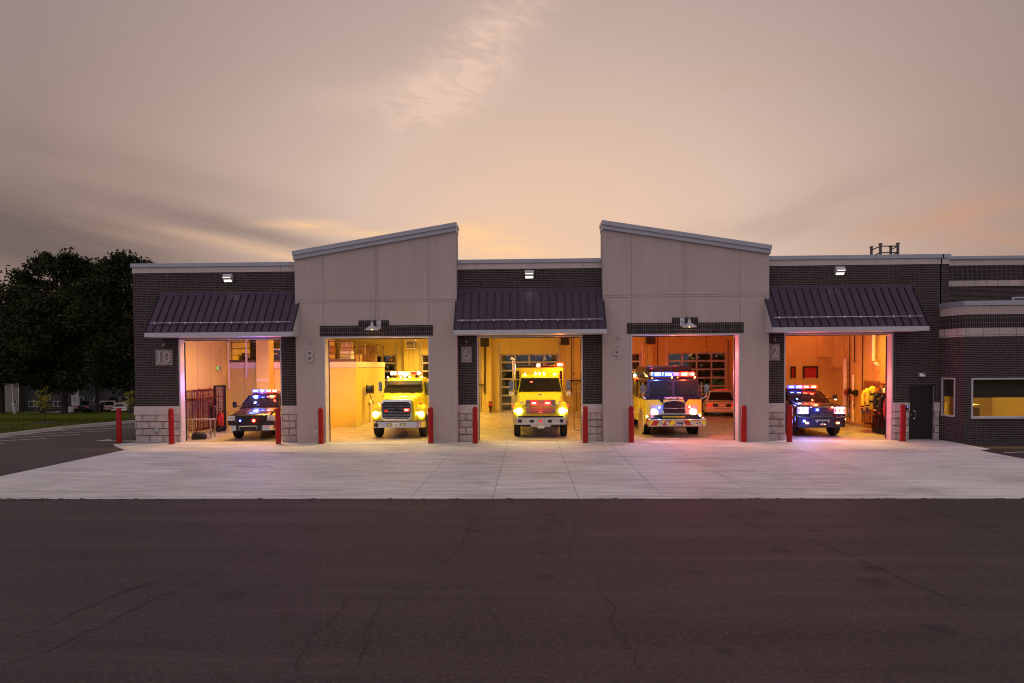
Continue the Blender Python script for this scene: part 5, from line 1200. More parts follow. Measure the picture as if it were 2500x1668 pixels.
b = MB(); [b.tube(p, .028, 8) for p in ([(-1.06, .0, .9), (-1.06, -.12, 1.0), (-1.06, -.12, 1.28), (-.72, -.12, 1.30)], [(1.06, .0, .9), (1.06, -.12, 1.0), (1.06, -.12, 1.28), (.78, -.12, 1.30)], [(-1.06, -.12, .9), (-.9, -.12, .84), (-.5, -.12, .82)], [(1.06, -.12, .9), (.9, -.12, .84), (.55, -.12, .82)])]; b.build('push_bar', M_['black'], v)
hot(v, 'signal_light', -.20, -.03, 1.14, .17, .13, 'hotblue', 'glowblue', .03); hot(v, 'signal_light', .58, -.10, 1.14, .17, .13, 'hotred', 'glowred', .03); hot(v, 'signal_light', -.76, -.13, .69, .15, .13, 'hotblue', 'glowblue', .03)
disc(v, 'side_marker', 1.06, .3, .72, .04, 'hotamber', .03)
lb = MB().box(-.66, .66, 2.1, 2.4, 1.955, 2.07).build('light_bar', M_['lens'], v, bevel=.02)
for x, c, g in ((-.48, 'hotblue', 'glowblue'), (-.16, 'hotwhite', 'glowblue'), (.16, 'hotred', 'glowred'), (.48, 'hotred', 'glowred')): hot(lb, 'flasher', x, 2.1, 2.02, .31, .15, c, g, .04)
wheel(v, -.88, 1.0, .42, .28, -1); wheel(v, .88, 1.0, .42, .28, 1); wheel(v, -.86, 4.7, .42, .3, -1); wheel(v, .86, 4.7, .42, .3, 1)
MB().loft([rr(4.25, 1.0, .55, 1.36, .05), rr(6.0, 1.0, .55, 1.36, .05)]).build('bed', M_['navy'], v); box('undercarriage', M_['black'], v, -.7, .7, .4, 5.7, .36, .56)
lamp('POINT', (.55, 1.75, 2.2), (1, .07, .02), 60, v, .06); lamp('POINT', (-.5, 1.7, 2.15), BLU, 28, v, .06); lamp('POINT', (.5, 3.0, 2.4), (1, .10, .002), 80, v, .06); lamp('POINT', (-.85, -.5, .7), BLU, 48, v, .08); lamp('POINT', (-.3, -.4, 1.3), BLU, 26, v, .08); lamp('POINT', (.62, -.4, 1.25), RED, 60, v, .06); lamp('POINT', (.3, 1.2, 2.05), RED, 60, v, .06)
lamp('SPOT', (.8, 1.6, 2.2), (1, .16, .01), 260, v, .06, (rad(86), 0, rad(-62)), rad(80))

# ------------------------------------------------------------------ ordinary cars (nose towards -y), used for the sedan and the cars on the far street
def car(name, label, cat, loc, rz, paint, L=4.6, wd=1.8, ht=1.45, style='sedan', group='cars parked on the street behind the lawn', rear=False):
    v = tag(empty(name, loc, rz), label, cat, group); h = wd/2; hb = ht*.60; e = .24
    nose = {'sedan': .26, 'suv': .24, 'van': .18, 'pickup': .26}[style]; c1 = {'sedan': .80, 'suv': .97, 'van': .97, 'pickup': .60}[style]; r0, r1 = nose+.17, {'sedan': .62, 'suv': .88, 'van': .9, 'pickup': .52}[style]
    body = MB().loft([rr(0, h*.82, e+.08, hb*.72, .06), rr(.1, h*.93, e, hb*.80, .1, h*.86), rr(L*nose, h, e, hb*.98, .1, h*.88), rr(L*.5, h, e, hb, .06, h*.92), rr(L*.86, h, e, hb*1.0, .1, h*.88), rr(L-.1, h*.94, e, hb*.94, .1, h*.84), rr(L, h*.86, e+.08, hb*.82, .08)]).build('body', M_[paint], v)
    if style == 'pickup': box('bed_well', M_['black'], v, -h*.8, h*.8, L*.62, L*.97, hb*.97, hb*1.002)
    MB().loft([rr(L*nose, h*.86, hb*.9, hb*.985, .03, h*.82), rr(L*r0, h*.88, hb*.9, ht*.97, .08, h*.66), rr(L*(r0+r1)/2, h*.89, hb*.9, ht, .09, h*.68), rr(L*r1, h*.88, hb*.9, ht*.97, .08, h*.66), rr(L*c1, h*.86, hb*.9, hb*.985, .03, h*.82)]).build('cabin', M_[paint], v)
    gz = lambda f0, f1: hb+(ht-hb)*f0
    wn = MB(); wy = lambda f: L*(nose+(r0-nose)*f); ry = lambda f: L*(c1+(r1-c1)*f)
    W1 = MB().hexa([(-h*.74, wy(.1)-.05, hb+.02), (h*.74, wy(.1)-.05, hb+.02), (h*.74, wy(.2), hb+.02), (-h*.74, wy(.2), hb+.02), (-h*.60, wy(.88)-.05, ht*.93), (h*.60, wy(.88)-.05, ht*.93), (h*.6, wy(.95), ht*.93), (-h*.6, wy(.95), ht*.93)]); W1.build('windshield', M_['glass'], v)
    W2 = MB().hexa([(-h*.74, ry(.1)+.05, hb+.03), (h*.74, ry(.1)+.05, hb+.03), (h*.74, ry(.2), hb+.03), (-h*.74, ry(.2), hb+.03), (-h*.58, ry(.86)+.06, ht*.93), (h*.58, ry(.86)+.06, ht*.93), (h*.58, ry(.95), ht*.93), (-h*.58, ry(.95), ht*.93)]); W2.build('rear_window', M_['glass'], v)
    for s in (-1, 1):
        MB().hexa([(s*h*.87, L*r0*.95, hb+.03), (s*h*.87, L*(c1*.55+r1*.45), hb+.03), (s*h*.91, L*(c1*.55+r1*.45), hb+.03), (s*h*.91, L*r0*.95, hb+.03), (s*h*.70, L*r0*1.06, ht*.92), (s*h*.70, L*r1*.97, ht*.92), (s*h*.74, L*r1*.97, ht*.92), (s*h*.74, L*r0*1.06, ht*.92)]).build('side_window', M_['glass'], v)
        lens(v, 'headlight', s*h*.66-.16, s*h*.66+.16, .09, hb*.60, hb*.74, 'lens', .05)
        MB().box(s*h*.70-.17, s*h*.70+.17, L-.06, L+.012, hb*.66, hb*.86).build('tail_light', M_['redlens'] if rear else M_['redpaint'], v, bevel=.02)
        MB().box(s*h*1.1-.09, s*h*1.1+.07, L*nose+.25, L*nose+.33, hb*.99, hb*1.12).build('mirror', M_[paint], v, bevel=.02)
        for y in (L*.17, L*.80): wheel(v, s*(h-.11), y, ht*.225, .2, s)
    MB().box(-h*.9, h*.9, L-.06, L+.05, e+.02, hb*.56).build('bumper', M_[paint], v, bevel=.04)
    MB().box(-h*.9, h*.9, -.05, .06, e+.02, hb*.50).build('bumper', M_[paint], v, bevel=.04)
    return v
def at(p_x, dep): return (p_x-1290)/1667*dep-.06-.0*dep
M_['cblack'] = pm('black_paint', (.012, .012, .014), .25, coat=.6); M_['cblue'] = pm('dark_blue_paint', (.02, .03, .06), .25, coat=.6)
M_['ctan'] = pm('tan_paint', (.42, .36, .28), .3, .2, coat=.6); M_['csilver'] = pm('silver_paint', (.42, .42, .43), .3, .5, coat=.5)
# white sedan at the back of bay 4, tail towards the door
v = car('sedan', 'white sedan parked tail out behind the fire engine, dark lettering on its bumper', 'car', (12.12, 16.9, .014), PI-rad(12), 'white', 4.75, 1.94, 1.46, 'sedan', None, True)
v['group'] = 'vehicles parked in the bays'
text('NEWPORT FIRE', .12, M_['textdk'], v, (.0, 4.806, .46), 'lettering', (PI/2, 0, PI), .002)
b = MB(); b.box(-.22, .22, 4.74, 4.765, .60, .74); b.build('license_plate', M_['boxw'], v, bevel=.005); box('tail_panel', M_['maroon'], v, -.5, .5, 4.70, 4.758, .575, .76)
lbv = MB().box(-.55, .55, 2.0, 2.25, 1.47, 1.53).build('light_bar', M_['darkmetal'], v, bevel=.01); b = MB(); [b.box(-.5+.1*k, -.46+.1*k, 2.251, 2.257, 1.49, 1.51) for k in range(9)]; b.build('indicator', M_['glowred'], lbv)
MB().tube([(.2, 2.6, 1.44), (.2, 2.65, 1.85)], .008, 5).build('antenna', M_['black'], v)
Zf = -4.32
FAR = [('pickup_truck', 'black pickup truck parked nose to tail before the dark house door', 'pickup truck', 187, 112, 200, 'cblack', 5.4, 1.95, 1.85, 'pickup'),
       ('minivan', 'dark blue minivan seen from behind on the far street', 'minivan', 221, 112, 188, 'cblue', 4.9, 1.95, 1.8, 'van'),
       ('suv', 'tan suv with pale roof beside the dark blue minivan', 'suv', 250, 113, 205, 'ctan', 4.7, 1.9, 1.78, 'suv'),
       ('van', 'pale roofed van standing behind the minivan on the far street', 'van', 228, 120, 195, 'white', 4.9, 1.9, 2.25, 'van'),
       ('car', 'white sedan seen from behind under the right hand sapling', 'car', 279, 111, 190, 'white', 4.7, 1.85, 1.48, 'sedan'),
       ('suv', 'dark suv half hidden behind the white sedan on the far street', 'suv', 271, 121, 190, 'cblack', 4.7, 1.9, 2.1, 'suv'),
       ('car', 'silver sedan at the right end of the far row by the building corner', 'car', 317, 112, 120, 'csilver', 4.6, 1.8, 1.45, 'sedan'),
       ('suv', 'white suv behind the silver sedan near the building corner', 'suv', 316, 121, 150, 'white', 4.6, 1.85, 2.1, 'suv'),
       ('car', 'dark blue car furthest right in the far row behind the silver sedan', 'car', 328, 118, 120, 'cblue', 4.5, 1.8, 1.75, 'sedan')]
for nm, lab, cat, p_x, dep, rz, pt, L, wd, ht, sty in FAR:
    a = rad(rz); x = at(p_x, dep); y = dep-CAMD
    car(nm, lab, cat, (x+math.sin(a)*L/2, y-math.cos(a)*L/2, Zf+.13), a, pt, L, wd, ht, sty, 'cars parked on the far street')

# ------------------------------------------------------------------ things inside the bays
def gear_rack(name, x, y0, y1, n, s, lab, z0=.25, z1=2.02, depth=.48):
    """red wire lockers standing along a side wall; s = +1 projects to +x"""
    r = tag(empty(name, (x, y0, .014)), lab, 'gear rack', 'red wire gear racks along the side walls'); L = y1-y0
    fr = MB()
    for k in range(n+1):
        y = L*k/n; d_ = s*depth
        fr.tube([(0, y, z0), (0, y, z1), (d_*.8, y, z1), (d_*.95, y, z1-.06), (d_, y, z1-.16), (d_, y, z0+.05), (d_*.9, y, z0), (0, y, z0)], .022, 6)
    for z in (z0, z1): fr.tube([(0, 0, z), (0, L, z)], .022, 6); fr.tube([(s*depth, 0, z0), (s*depth, L, z0)], .02, 6)
    fr.tube([(s*.3, 0, z1+.03), (s*.3, L*.7, z1+.03)], .03, 6)
    for k in (1, 3): fr.tube([(s*.3, L*k/n, z1), (s*.3, L*k/n, z1+.13)], .015, 5)
    fr.build('frame', M_['redframe'], r)
    m = MB(); st_ = .10
    for k in range(int(L/st_)): m.box(s*.005-.006, s*.005+.006, k*st_-.004, k*st_+.004, z0, z1)
    for k in range(int((z1-z0)/st_)): m.box(s*.005-.006, s*.005+.006, 0, L, z0+k*st_-.004, z0+k*st_+.004)
    for j in range(0, n+1):
        y = L*j/n
        for k in range(1, int((z1-z0)/.14)): m.box(min(0, s*depth), max(0, s*depth), y-.005, y+.005, z0+k*.14-.005, z0+k*.14+.005)
        for k in range(1, 4): m.box(s*depth*k/4-.005, s*depth*k/4+.005, y-.005, y+.005, z0, z1)
    m.build('wire_mesh', M_['redframe'], r)
    sh = MB(); sh.box(min(0, s*depth), max(0, s*depth), .03, L-.03, z1-.36, z1-.33); sh.build('shelf', M_['redframe'], r)
    return r
gear_rack('gear_rack', -15.25, 2.25, 4.85, 5, 1, 'empty red wire gear rack along the left bay wall')
gear_rack('gear_rack', 15.6, .95, 3.55, 5, -1, 'red wire gear rack full of coats in the right bay', .36, 2.12, .6)
def coat(x, y, rz, z, sc_, body, trim, lab, glove=True):
    r = tag(empty('turnout_coat', (x, y, z), rz), lab, 'coat', 'turnout coats hanging on the red rack'); r.scale = (sc_,)*3
    t_ = MB(); n = 10
    def el(zc, a, b_, x0=0): return [(x0+a*math.cos(2*PI*k/n), b_*math.sin(2*PI*k/n), zc) for k in range(n)]
    t_.loft([el(.0, .27, .12), el(.15, .28, .13), el(.6, .25, .12), el(.82, .24, .11), el(.92, .14, .09), el(.97, .08, .07)]); t_.build('body', M_[body], r)
    for s in (-1, 1):
        a = MB(); a.tube([(s*.20, 0, .84), (s*.29, -.01, .70), (s*.33, -.02, .42), (s*.34, -.05, .12)], .085, 10, .062); a.build('sleeve', M_[body], r)
        b2 = MB(); b2.lathe([(.077, .15), (.079, .22)], (s*.337, -.035, 0), 'z', 10); b2.build('cuff_band', M_[trim], r)
        if glove:
            g_ = MB(); g_.loft([el(.10, .05, .03, s*.345), el(.02, .06, .03, s*.35), el(-.05, .055, .028, s*.35), el(-.08, .03, .02, s*.35)])
            for q in range(4): g_.tube([(s*.35-.04+.027*q, -.05, -.05), (s*.35-.042+.028*q, -.055, -.14-.015*(q in (1, 2)))], .013, 6)
            g_.tube([(s*.35-s*.05, -.05, .02), (s*.35-s*.085, -.06, -.06)], .014, 6); g_.build('glove', M_['glove'], r)
    b2 = MB(); b2.loft([el(.30, .285, .137), el(.38, .282, .136)]); b2.loft([el(.62, .262, .13), el(.68, .26, .13)]); b2.build('band', M_[trim], r)
    p_ = MB(); p_.box(.06, .2, -.16, -.115, .08, .26); p_.box(-.2, -.06, -.16, -.115, .08, .26); p_.each('pocket', M_[body], r)
    return r
coat(14.98, 3.2, rad(25), .98, 1.0, 'yellowcoat', 'black', 'yellow turnout coat with dark bands at the front of the red rack')
coat(15.0, 2.80, rad(25), 1.04, 1.05, 'yellowcoat', 'black', 'yellow turnout coat second along the red rack')
for i, (y, m_, tr_) in enumerate(((2.4, 'darkcoat', 'yellowcoat'), (2.0, 'darkcoat', 'redcoat'), (1.55, 'redcoat', 'black'))):
    coat(15.12, y, rad(25), .85-.1*i, 1.05, m_, tr_, ['black turnout coat with yellow bands hanging beside the yellow coats', 'black turnout coat with red bands on the red rack', 'red turnout coat nearest the bay opening'][i], False)
for i, (y, m_) in enumerate(((2.9, 'darkcoat'), (2.5, 'darkcoat'), (2.1, 'darkcoat'), (1.65, 'darkcoat'))):
    r = tag(empty('turnout_trousers', (15.2, y, .03), rad(30)), 'dark turnout trousers bunched over boots under the red rack', 'trousers', 'trousers over boots under the rack')
    t_ = MB()
    for s in (-1, 1): t_.tube([(s*.09, 0, .75), (s*.11, -.02, .45), (s*.12, .0, .28), (s*.13, -.02, .16)], .09, 10, .12)
    t_.build('legs', M_[m_], r)
    b2 = MB()
    for s in (-1, 1): b2.loft([[(s*.13+.055*math.cos(a), -.03+.11*math.sin(a)*k, z) for a in [2*PI*q/10 for q in range(10)]] for z, k in ((0, 1.25), (.06, 1.2), (.12, .8), (.2, .7))])
    b2.build('boots', M_['black'], r)
    b2 = MB(); b2.tube([(-.1, -.1, .5), (.0, -.11, .35), (.1, -.1, .52)], .02, 6); b2.build('strap', M_['yellowcoat'], r)
for i, (y, m_) in enumerate(((3.3, 'boxw'), (2.9, 'redcoat'), (2.45, 'boxw'), (2.0, 'yellowcoat'), (1.55, 'redcoat'))):
    r = tag(empty('helmet', (15.3, y, 1.80)), ['white helmet on the far end of the rack shelf', 'red helmet next to the white one at the far shelf end', 'white helmet in the middle of the rack shelf', 'yellow helmet on the rack shelf', 'red helmet nearest the bay opening'][i], 'helmet', 'helmets on the rack shelf')
    MB().lathe([(.19, 0), (.19, .015), (.13, .03), (.125, .09), (.09, .15), (.03, .18), (0, .182)], n=16).build('shell', M_[m_], r); MB().prism([(-.06, .05), (.06, .05), (.05, .15), (0, .18), (-.05, .15)], 'x', -.145, -.125).build('front_shield', M_['black'], r)
r = tag(empty('standpipe_hydrant', (15.2, .95, .014)), 'cream standpipe with bulging valve just inside the right jamb', 'standpipe')
MB().lathe([(.10, 0), (.06, .03), (.06, .45), (.075, .55), (.15, .62), (.17, .72), (.13, .84), (.07, .9), (.065, 1.35), (.04, 1.5), (0, 1.52)], n=16).build('barrel', M_['cream'], r); MB().lathe([(.075, .42), (.085, .44), (.085, .48), (.075, .5)], n=16).build('clamp', M_['black'], r)
r = tag(empty('hose_reel', (15.95, 6.7, 1.64)), 'dark hose reel hanging on the right wall between the pipes', 'hose reel')
r.scale = (.76,)*3
MB().lathe([(.25, -.2), (.25, -.17), (.2, -.16), (.2, .16), (.25, .17), (.25, .2), (.05, .2), (.05, -.2)], (-.2, 0, 0), 'y', 22).build('drum', M_['black'], r)
b = MB(); [b.lathe([(.20, y-.02), (.235, y), (.20, y+.02)], (-.2, 0, 0), 'y', 18) for y in (-.09, -.045, 0, .045, .09)]; b.build('hose', M_['redcoat'], r)
box('bracket', M_['darkmetal'], r, -.05, .2, -.05, .05, -.25, .25); b = MB(); b.tube([(-.35, -.1, -.1), (-.4, -.2, -.5), (-.3, -.3, -.75), (-.2, -.2, -.5)], .018, 6); b.build('hose_end', M_['black'], r)
r = tag(empty('extension_reel', (15.94, 6.15, 1.62)), 'second smaller dark cord reel right of the hose reel', 'cord reel')
r.scale = (.7,)*3
MB().lathe([(.22, -.10), (.22, -.08), (.14, -.07), (.14, .07), (.22, .08), (.22, .1), (.03, .1), (.03, -.1)], (-.15, 0, 0), 'y', 20).build('drum', M_['black'], r)
b = MB(); b.tube([(-.2, 0, -.2), (-.25, -.1, -.7), (-.22, .1, -1.0), (-.18, .25, -.75), (-.2, .15, -.45), (-.2, -.05, -.6), (-.2, .0, -.95)], .016, 6); b.build('cord', M_['rail'], r)
for i, (x, wd, lab) in enumerate(((13.92, .26, 'dark narrow framed panel high on the back right wall, left of the pair'), (14.82, .78, 'wide dark framed panel high on the back right wall, right of the pair'))):
    r = tag(empty('wall_panel', (x, 8.97, 2.62)), lab, 'panel'); box('board', M_['redcoat'], r, -wd/2+.06, wd/2-.06, -.02, .02, -.3, .22)
    b = MB(); b.box(-wd/2, -wd/2+.08, -.04, .02, -.34, .3); b.box(wd/2-.08, wd/2, -.04, .02, -.34, .3); b.box(-wd/2, wd/2, -.041, .02, .22, .3); b.build('frame', M_['black'], r)
# left bay: extinguisher, door cabinet, bag, bench, exit sign
r = tag(empty('exit_sign', (-15.28, 5.35, 3.05), 0), 'small green lit exit sign on the left bay wall', 'exit sign')
box('case', M_['wall'], r, -.02, .16, -.16, .16, -.12, .12, bevel=.01); b = MB(); b.box(.161, .166, -.14, .14, -.08, .08); b.build('lit_face', M_['alum'], r)
MB().box(.05, .15, -.168, -.161, -.075, .075).build('lit_face', M_['green'], r)
r = tag(empty('extinguisher_cabinet', (-15.28, 4.6, .9)), 'pale extinguisher cabinet with dark glass beside the grey door', 'cabinet')
box('case', M_['galv'], r, 0, .22, -.16, .16, -.35, .35, bevel=.01); box('glass_front', M_['black'], r, .2205, .226, -.09, .09, -.28, .28); box('front_face', M_['black'], r, .05, .17, -.166, -.1605, -.28, .28); MB().lathe([(.05, .35), (.05, .45), (.0, .47)], (.1, 0, 0), 'z', 12).build('alarm_bell', M_['redpaint'], r)
r = tag(empty('wheeled_extinguisher', (-14.75, 4.45, .014)), 'red wheeled extinguisher unit standing against the gear rack', 'extinguisher')
MB().lathe([(.13, .25), (.15, .3), (.15, .75), (.12, .85), (.05, .9), (.04, .98), (0, .99)], n=16).build('tank', M_['redpaint'], r)
for s in (-1, 1): o = MB().lathe([(.05, -.03), (.16, -.03), (.16, .03), (.05, .03)], axis='y', n=18).build('wheel', M_['rubber'], r); o.location = (.02, s*.2, .16)
b = MB(); b.tube([(.2, -.1, .02), (.1, -.12, .5), (.05, -.12, 1.0), (-.05, -.12, 1.1), (-.05, .12, 1.1), (.05, .12, 1.0), (.1, .12, .5), (.2, .1, .02)], .018, 6); b.build('handle', M_['black'], r)
r = tag(empty('duffel_bag', (-14.15, 1.12, .02), .3), 'black slanted gear bag lying on the floor by the left jamb', 'bag')
MB().loft([[(x*k, y, z*q) for x, z in ((.28, .0), (.3, .12), (.2, .26), (-.2, .30), (-.3, .14), (-.28, 0))] for y, k, q in ((-.18, .85, .85), (-.14, 1, 1), (.14, 1, 1), (.18, .85, .85))]).build('bag_body', M_['black'], r, bevel=.01); MB().tube([(-.12, 0, .28), (-.08, 0, .40), (.08, 0, .38), (.12, 0, .26)], .015, 6).build('strap', M_['darkcoat'], r)
r = tag(empty('bench', (-14.15, 1.75, .014)), 'narrow steel topped bench by the left jamb', 'bench'); box('top', M_['alum'], r, -.75, .35, -.25, .25, .78, .83); b = MB(); [b.box(x-.02, x+.02, y-.02, y+.02, 0, .78) for x in (-.7, .3) for y in (-.2, .2)]; b.build('leg', M_['galv'], r)
# hose reel and small valve on the mezzanine side
r = tag(empty('air_hose_reel', (-8.45, 8.3, 1.86)), 'blue air hose reel bracketed to the mezzanine side wall beside the tanker', 'hose reel')
MB().lathe([(.24, -.17), (.24, -.14), (.19, -.13), (.19, .13), (.24, .14), (.24, .17), (.04, .17), (.04, -.17)], axis='x', n=22).build('drum', M_['black'], r)
b = MB(); [b.lathe([(.19, x-.025), (.22, x), (.19, x+.025)], axis='x', n=18) for x in (-.1, -.05, 0, .05, .1)]; b.build('hose', M_['blue'], r); box('bracket', M_['galv'], r, -.35, -.17, -.05, .05, -.35, .1); MB().tube([(0, -.2, -.1), (.1, -.25, -.4), (.25, -.2, -.75)], .018, 6).build('hose_end', M_['black'], r)
# stores on the mezzanine
def crate(x, y, z, a, b_, c, m_, lab, lid=None, rz=0):
    r = tag(empty('storage_box', (x, y, z), rz), lab, 'box', 'boxes stored on the mezzanine')
    MB().loft([[(sx*a/2*k, sy*b_/2*k, zz) for sx, sy in ((-1, -1), (1, -1), (1, 1), (-1, 1))] for zz, k in ((0, .96), (c, 1))]).build('body', M_[m_], r, bevel=.012)
    if lid: MB().box(-a/2-.02, a/2+.02, -b_/2-.02, b_/2+.02, c, c+.07).build('lid', M_[lid], r, bevel=.015); box('label', M_['alum'], r, -.1, .1, -b_/2-.012, -b_/2-.001, c*.6, c*.75)
    else: b2 = MB(); b2.box(-a/2*.98, a/2*.98, -.03, .03, c, c+.006); b2.box(-.03, .03, -b_/2-.004, -b_/2+.01, c*.5, c); b2.build('tape', M_['boxw'], r)
T = 3.325
crate(-12.15, 7.5, T, .85, .6, .42, 'boxw', 'long white box at the bottom of the stack behind the mezzanine rail'); crate(-12.3, 7.55, T+.46, .72, .5, .36, 'csilver', 'grey blue lidded bin on the stack behind the mezzanine rail', 'boxw')
crate(-10.7, 7.6, T, 1.05, .7, .40, 'box', 'cardboard box at the bottom of the corner stack'); crate(-10.65, 7.6, T+.41, 1.0, .7, .38, 'boxdark', 'brown box second up in the corner stack'); crate(-10.7, 7.6, T+.80, 1.05, .7, .36, 'box', 'cardboard box third up in the corner stack', None, .06); crate(-10.5, 7.7, T+1.17, .8, .6, .3, 'boxdark', 'brown box topmost in the corner stack')
crate(-9.6, 8.1, T, .6, .6, .55, 'boxw', 'pale carton behind the corner post of the railing'); crate(-9.6, 8.1, T+.56, .6, .6, .45, 'box', 'cardboard box on the pale carton by the corner post', None, .2)
crate(-9.35, 11.6, T, .8, 1.0, .95, 'boxdark', 'large reddish brown box near the gap in the railing'); crate(-9.4, 12.7, T, .6, .7, .5, 'box', 'cardboard box furthest back on the mezzanine side'); crate(-9.4, 9.3, T, .5, .6, .4, 'box', 'small cardboard box midway along the mezzanine side')
crate(-13.05, 7.4, T, .55, .5, .62, 'blue', 'blue bin at the left edge of the bay eight view', 'boxw')
crate(-14.75, 8.2, T, .8, .5, .5, 'darkcoat', 'black bin left of the column on the mezzanine'); crate(-13.8, 8.2, T, .7, .5, .42, 'maroon', 'dark red bin by the column on the mezzanine')
r = tag(empty('rolled_mattress', (-12.15, 7.6, T)), 'stack of pale pads strapped on a dark crate right of the column', 'pads'); box('crate', M_['maroon'], r, -.75, .0, .3, .9, 0, .35)
for k in range(3): MB().box(-.74, .05, .3, .9, .36+k*.26, .60+k*.26).build('pad', M_['box' if k else 'boxw'], r, bevel=.06, seg=2)
# unit heaters and door operators hung at the back
def heater(x, y, z, lab, pale=False):
    r = tag(empty('unit_heater', (x, y, z)), lab, 'unit heater', 'unit heaters and operators hung in the bays')
    MB().box(-.27, .27, -.25, .25, -.27, .27).build('case', M_['boxw' if pale else 'darkmetal'], r, bevel=.03); b = MB(); [b.box(-.22, .22, -.275, -.25, -.2+.075*k, -.17+.075*k) for k in range(6)]; b.build('louvre', M_['black'], r)
    b = MB(); [b.tube([(s*.2, 0, .27), (s*.2, 0, 6.28-z)], .012, 5) for s in (-1, 1)]; b.build('hanger', M_['darkmetal'], r)
    if pale: box('side_grille', M_['black'], r, .275, .285, -.2, .2, -.2, .2)
heater(-6.95, 12.5, 4.35, 'pale unit heater hanging above the tanker in bay 8', True); heater(-2.85, 16.3, 4.55, 'dark door operator box at the left top of the middle bay'); heater(2.3, 16.3, 4.62, 'dark door operator box at the right top of the middle bay')
heater(7.75, 16.3, 4.62, 'dark door operator box at the left top of bay 4'); heater(13.2, 15.6, 4.5, 'dark heater with pale frame at the right top of bay 4'); 
# tools on the back wall of the middle bay
r = tag(empty('squeegee', (3.05, 16.98, 0)), 'wide floor squeegee leaning head up at the right of the middle bay', 'squeegee')
MB().tube([(0, -.1, .1), (0, 0, 2.0)], .02, 6).build('handle', M_['rail'], r); b = MB(); b.box(-.45, .45, -.04, .04, 2.02, 2.09); b.tube([(-.3, 0, 2.02), (0, 0, 1.8), (.3, 0, 2.02)], .015, 5); b.build('blade', M_['black'], r)
r = tag(empty('broom', (-3.15, 16.98, 0)), 'thin broom leaning on the back wall at the left of the middle bay', 'broom')
MB().tube([(0, -.1, .35), (0, 0, 1.75)], .018, 6).build('handle', M_['rail'], r); box('head', M_['rail'], r, -.18, .18, -.05, .05, 1.72, 1.86, bevel=.02)
r = tag(empty('wall_hydrant_valve', (-2.55, 16.85, .014)), 'dark riser valve at the foot of the white pipe in the middle bay', 'valve')
MB().lathe([(.12, 0), (.06, .03), (.06, .3), (.11, .34), (.11, .42), (.06, .46), (.06, .6), (.10, .64), (.05, .72), (0, .73)], n=14).build('body', M_['darkmetal'], r); b = MB(); b.lathe([(.09, -.01), (.11, 0), (.09, .01)], (0, -.12, .52), 'y', 14); b.tube([(0, 0, .52), (0, -.12, .52)], .02, 6); b.build('hand_wheel', M_['redpaint'], r)
r = tag(empty('drop_cord', (2.06, 4.3, 0)), 'thin black cord dropping to the floor right of the rescue truck', 'cord'); MB().tube([(0, 0, 5.1), (0, 0, .35), (.02, 0, .05), (.12, -.05, .03), (.5, -.1, .028)], .014, 6).build('cable', M_['black'], r); MB().box(-.03, .03, -.03, .03, 2.6, 2.72).build('plug', M_['black'], r)
r = tag(empty('drop_cord', (11.0, 15.2, 0)), 'thin black cord hanging before the glazed door in bay 4', 'cord'); MB().tube([(0, 0, 6), (0, 0, 2.0)], .014, 6).build('cable', M_['black'], r); MB().lathe([(.03, 3.9), (.05, 3.95), (.03, 4.0)], n=8).build('plug', M_['boxw'], r)
r = tag(empty('locker', (14.3, 16.7, .014)), 'tall bronze metal locker in the corner behind the white sedan', 'locker'); b = MB(); b.box(-.55, .55, -.3, .3, 0, 2.2); b.build('cabinet', M_['wood'], r, bevel=.01); b = MB(); b.box(-.53, -.01, -.312, -.301, .05, 2.15); b.box(.01, .53, -.312, -.301, .05, 2.15); b.build('door', M_['wood'], r); box('handle', M_['chrome'], r, -.06, .06, -.335, -.313, 1.1, 1.14)

# ------------------------------------------------------------------ houses on the far street
def house(name, lab, x0, x1, y0, y1, zb, ze, zr, wall, gable='y', eave=.4):
    h = tag(empty(name, (0, 0, 0)), lab, 'house', 'houses across the far street'); w_ = MB()
    xm, ym = (x0+x1)/2, (y0+y1)/2
    if gable == 'y':
        w_.prism([(x0, zb), (x1, zb), (x1, ze), (xm, zr-.15), (x0, ze)], 'y', y0, y1); w_.build('wall', M_[wall], h); r = MB()
        for s, xa in ((-1, x0), (1, x1)):
            k = (zr-ze)/(xm-x0)*eave; r.hexa([(xm, y0-.3, zr-.12), (xa+s*eave, y0-.3, ze-k-.02), (xa+s*eave, y1+.3, ze-k-.02), (xm, y1+.3, zr-.12), (xm, y0-.3, zr+.08), (xa+s*eave, y0-.3, ze-k+.16), (xa+s*eave, y1+.3, ze-k+.16), (xm, y1+.3, zr+.08)])
    else:
        w_.prism([(y0, zb), (y1, zb), (y1, ze), (ym, zr-.15), (y0, ze)], 'x', x0, x1); w_.build('wall', M_[wall], h); r = MB()
        for s, ya in ((-1, y0), (1, y1)):
            k = (zr-ze)/(ym-y0)*eave; r.hexa([(x0-.3, ym, zr-.12), (x0-.3, ya+s*eave, ze-k-.02), (x1+.3, ya+s*eave, ze-k-.02), (x1+.3, ym, zr-.12), (x0-.3, ym, zr+.08), (x0-.3, ya+s*eave, ze-k+.16), (x1+.3, ya+s*eave, ze-k+.16), (x1+.3, ym, zr+.08)])
    r.build('roof', M_['shingle'], h); return h
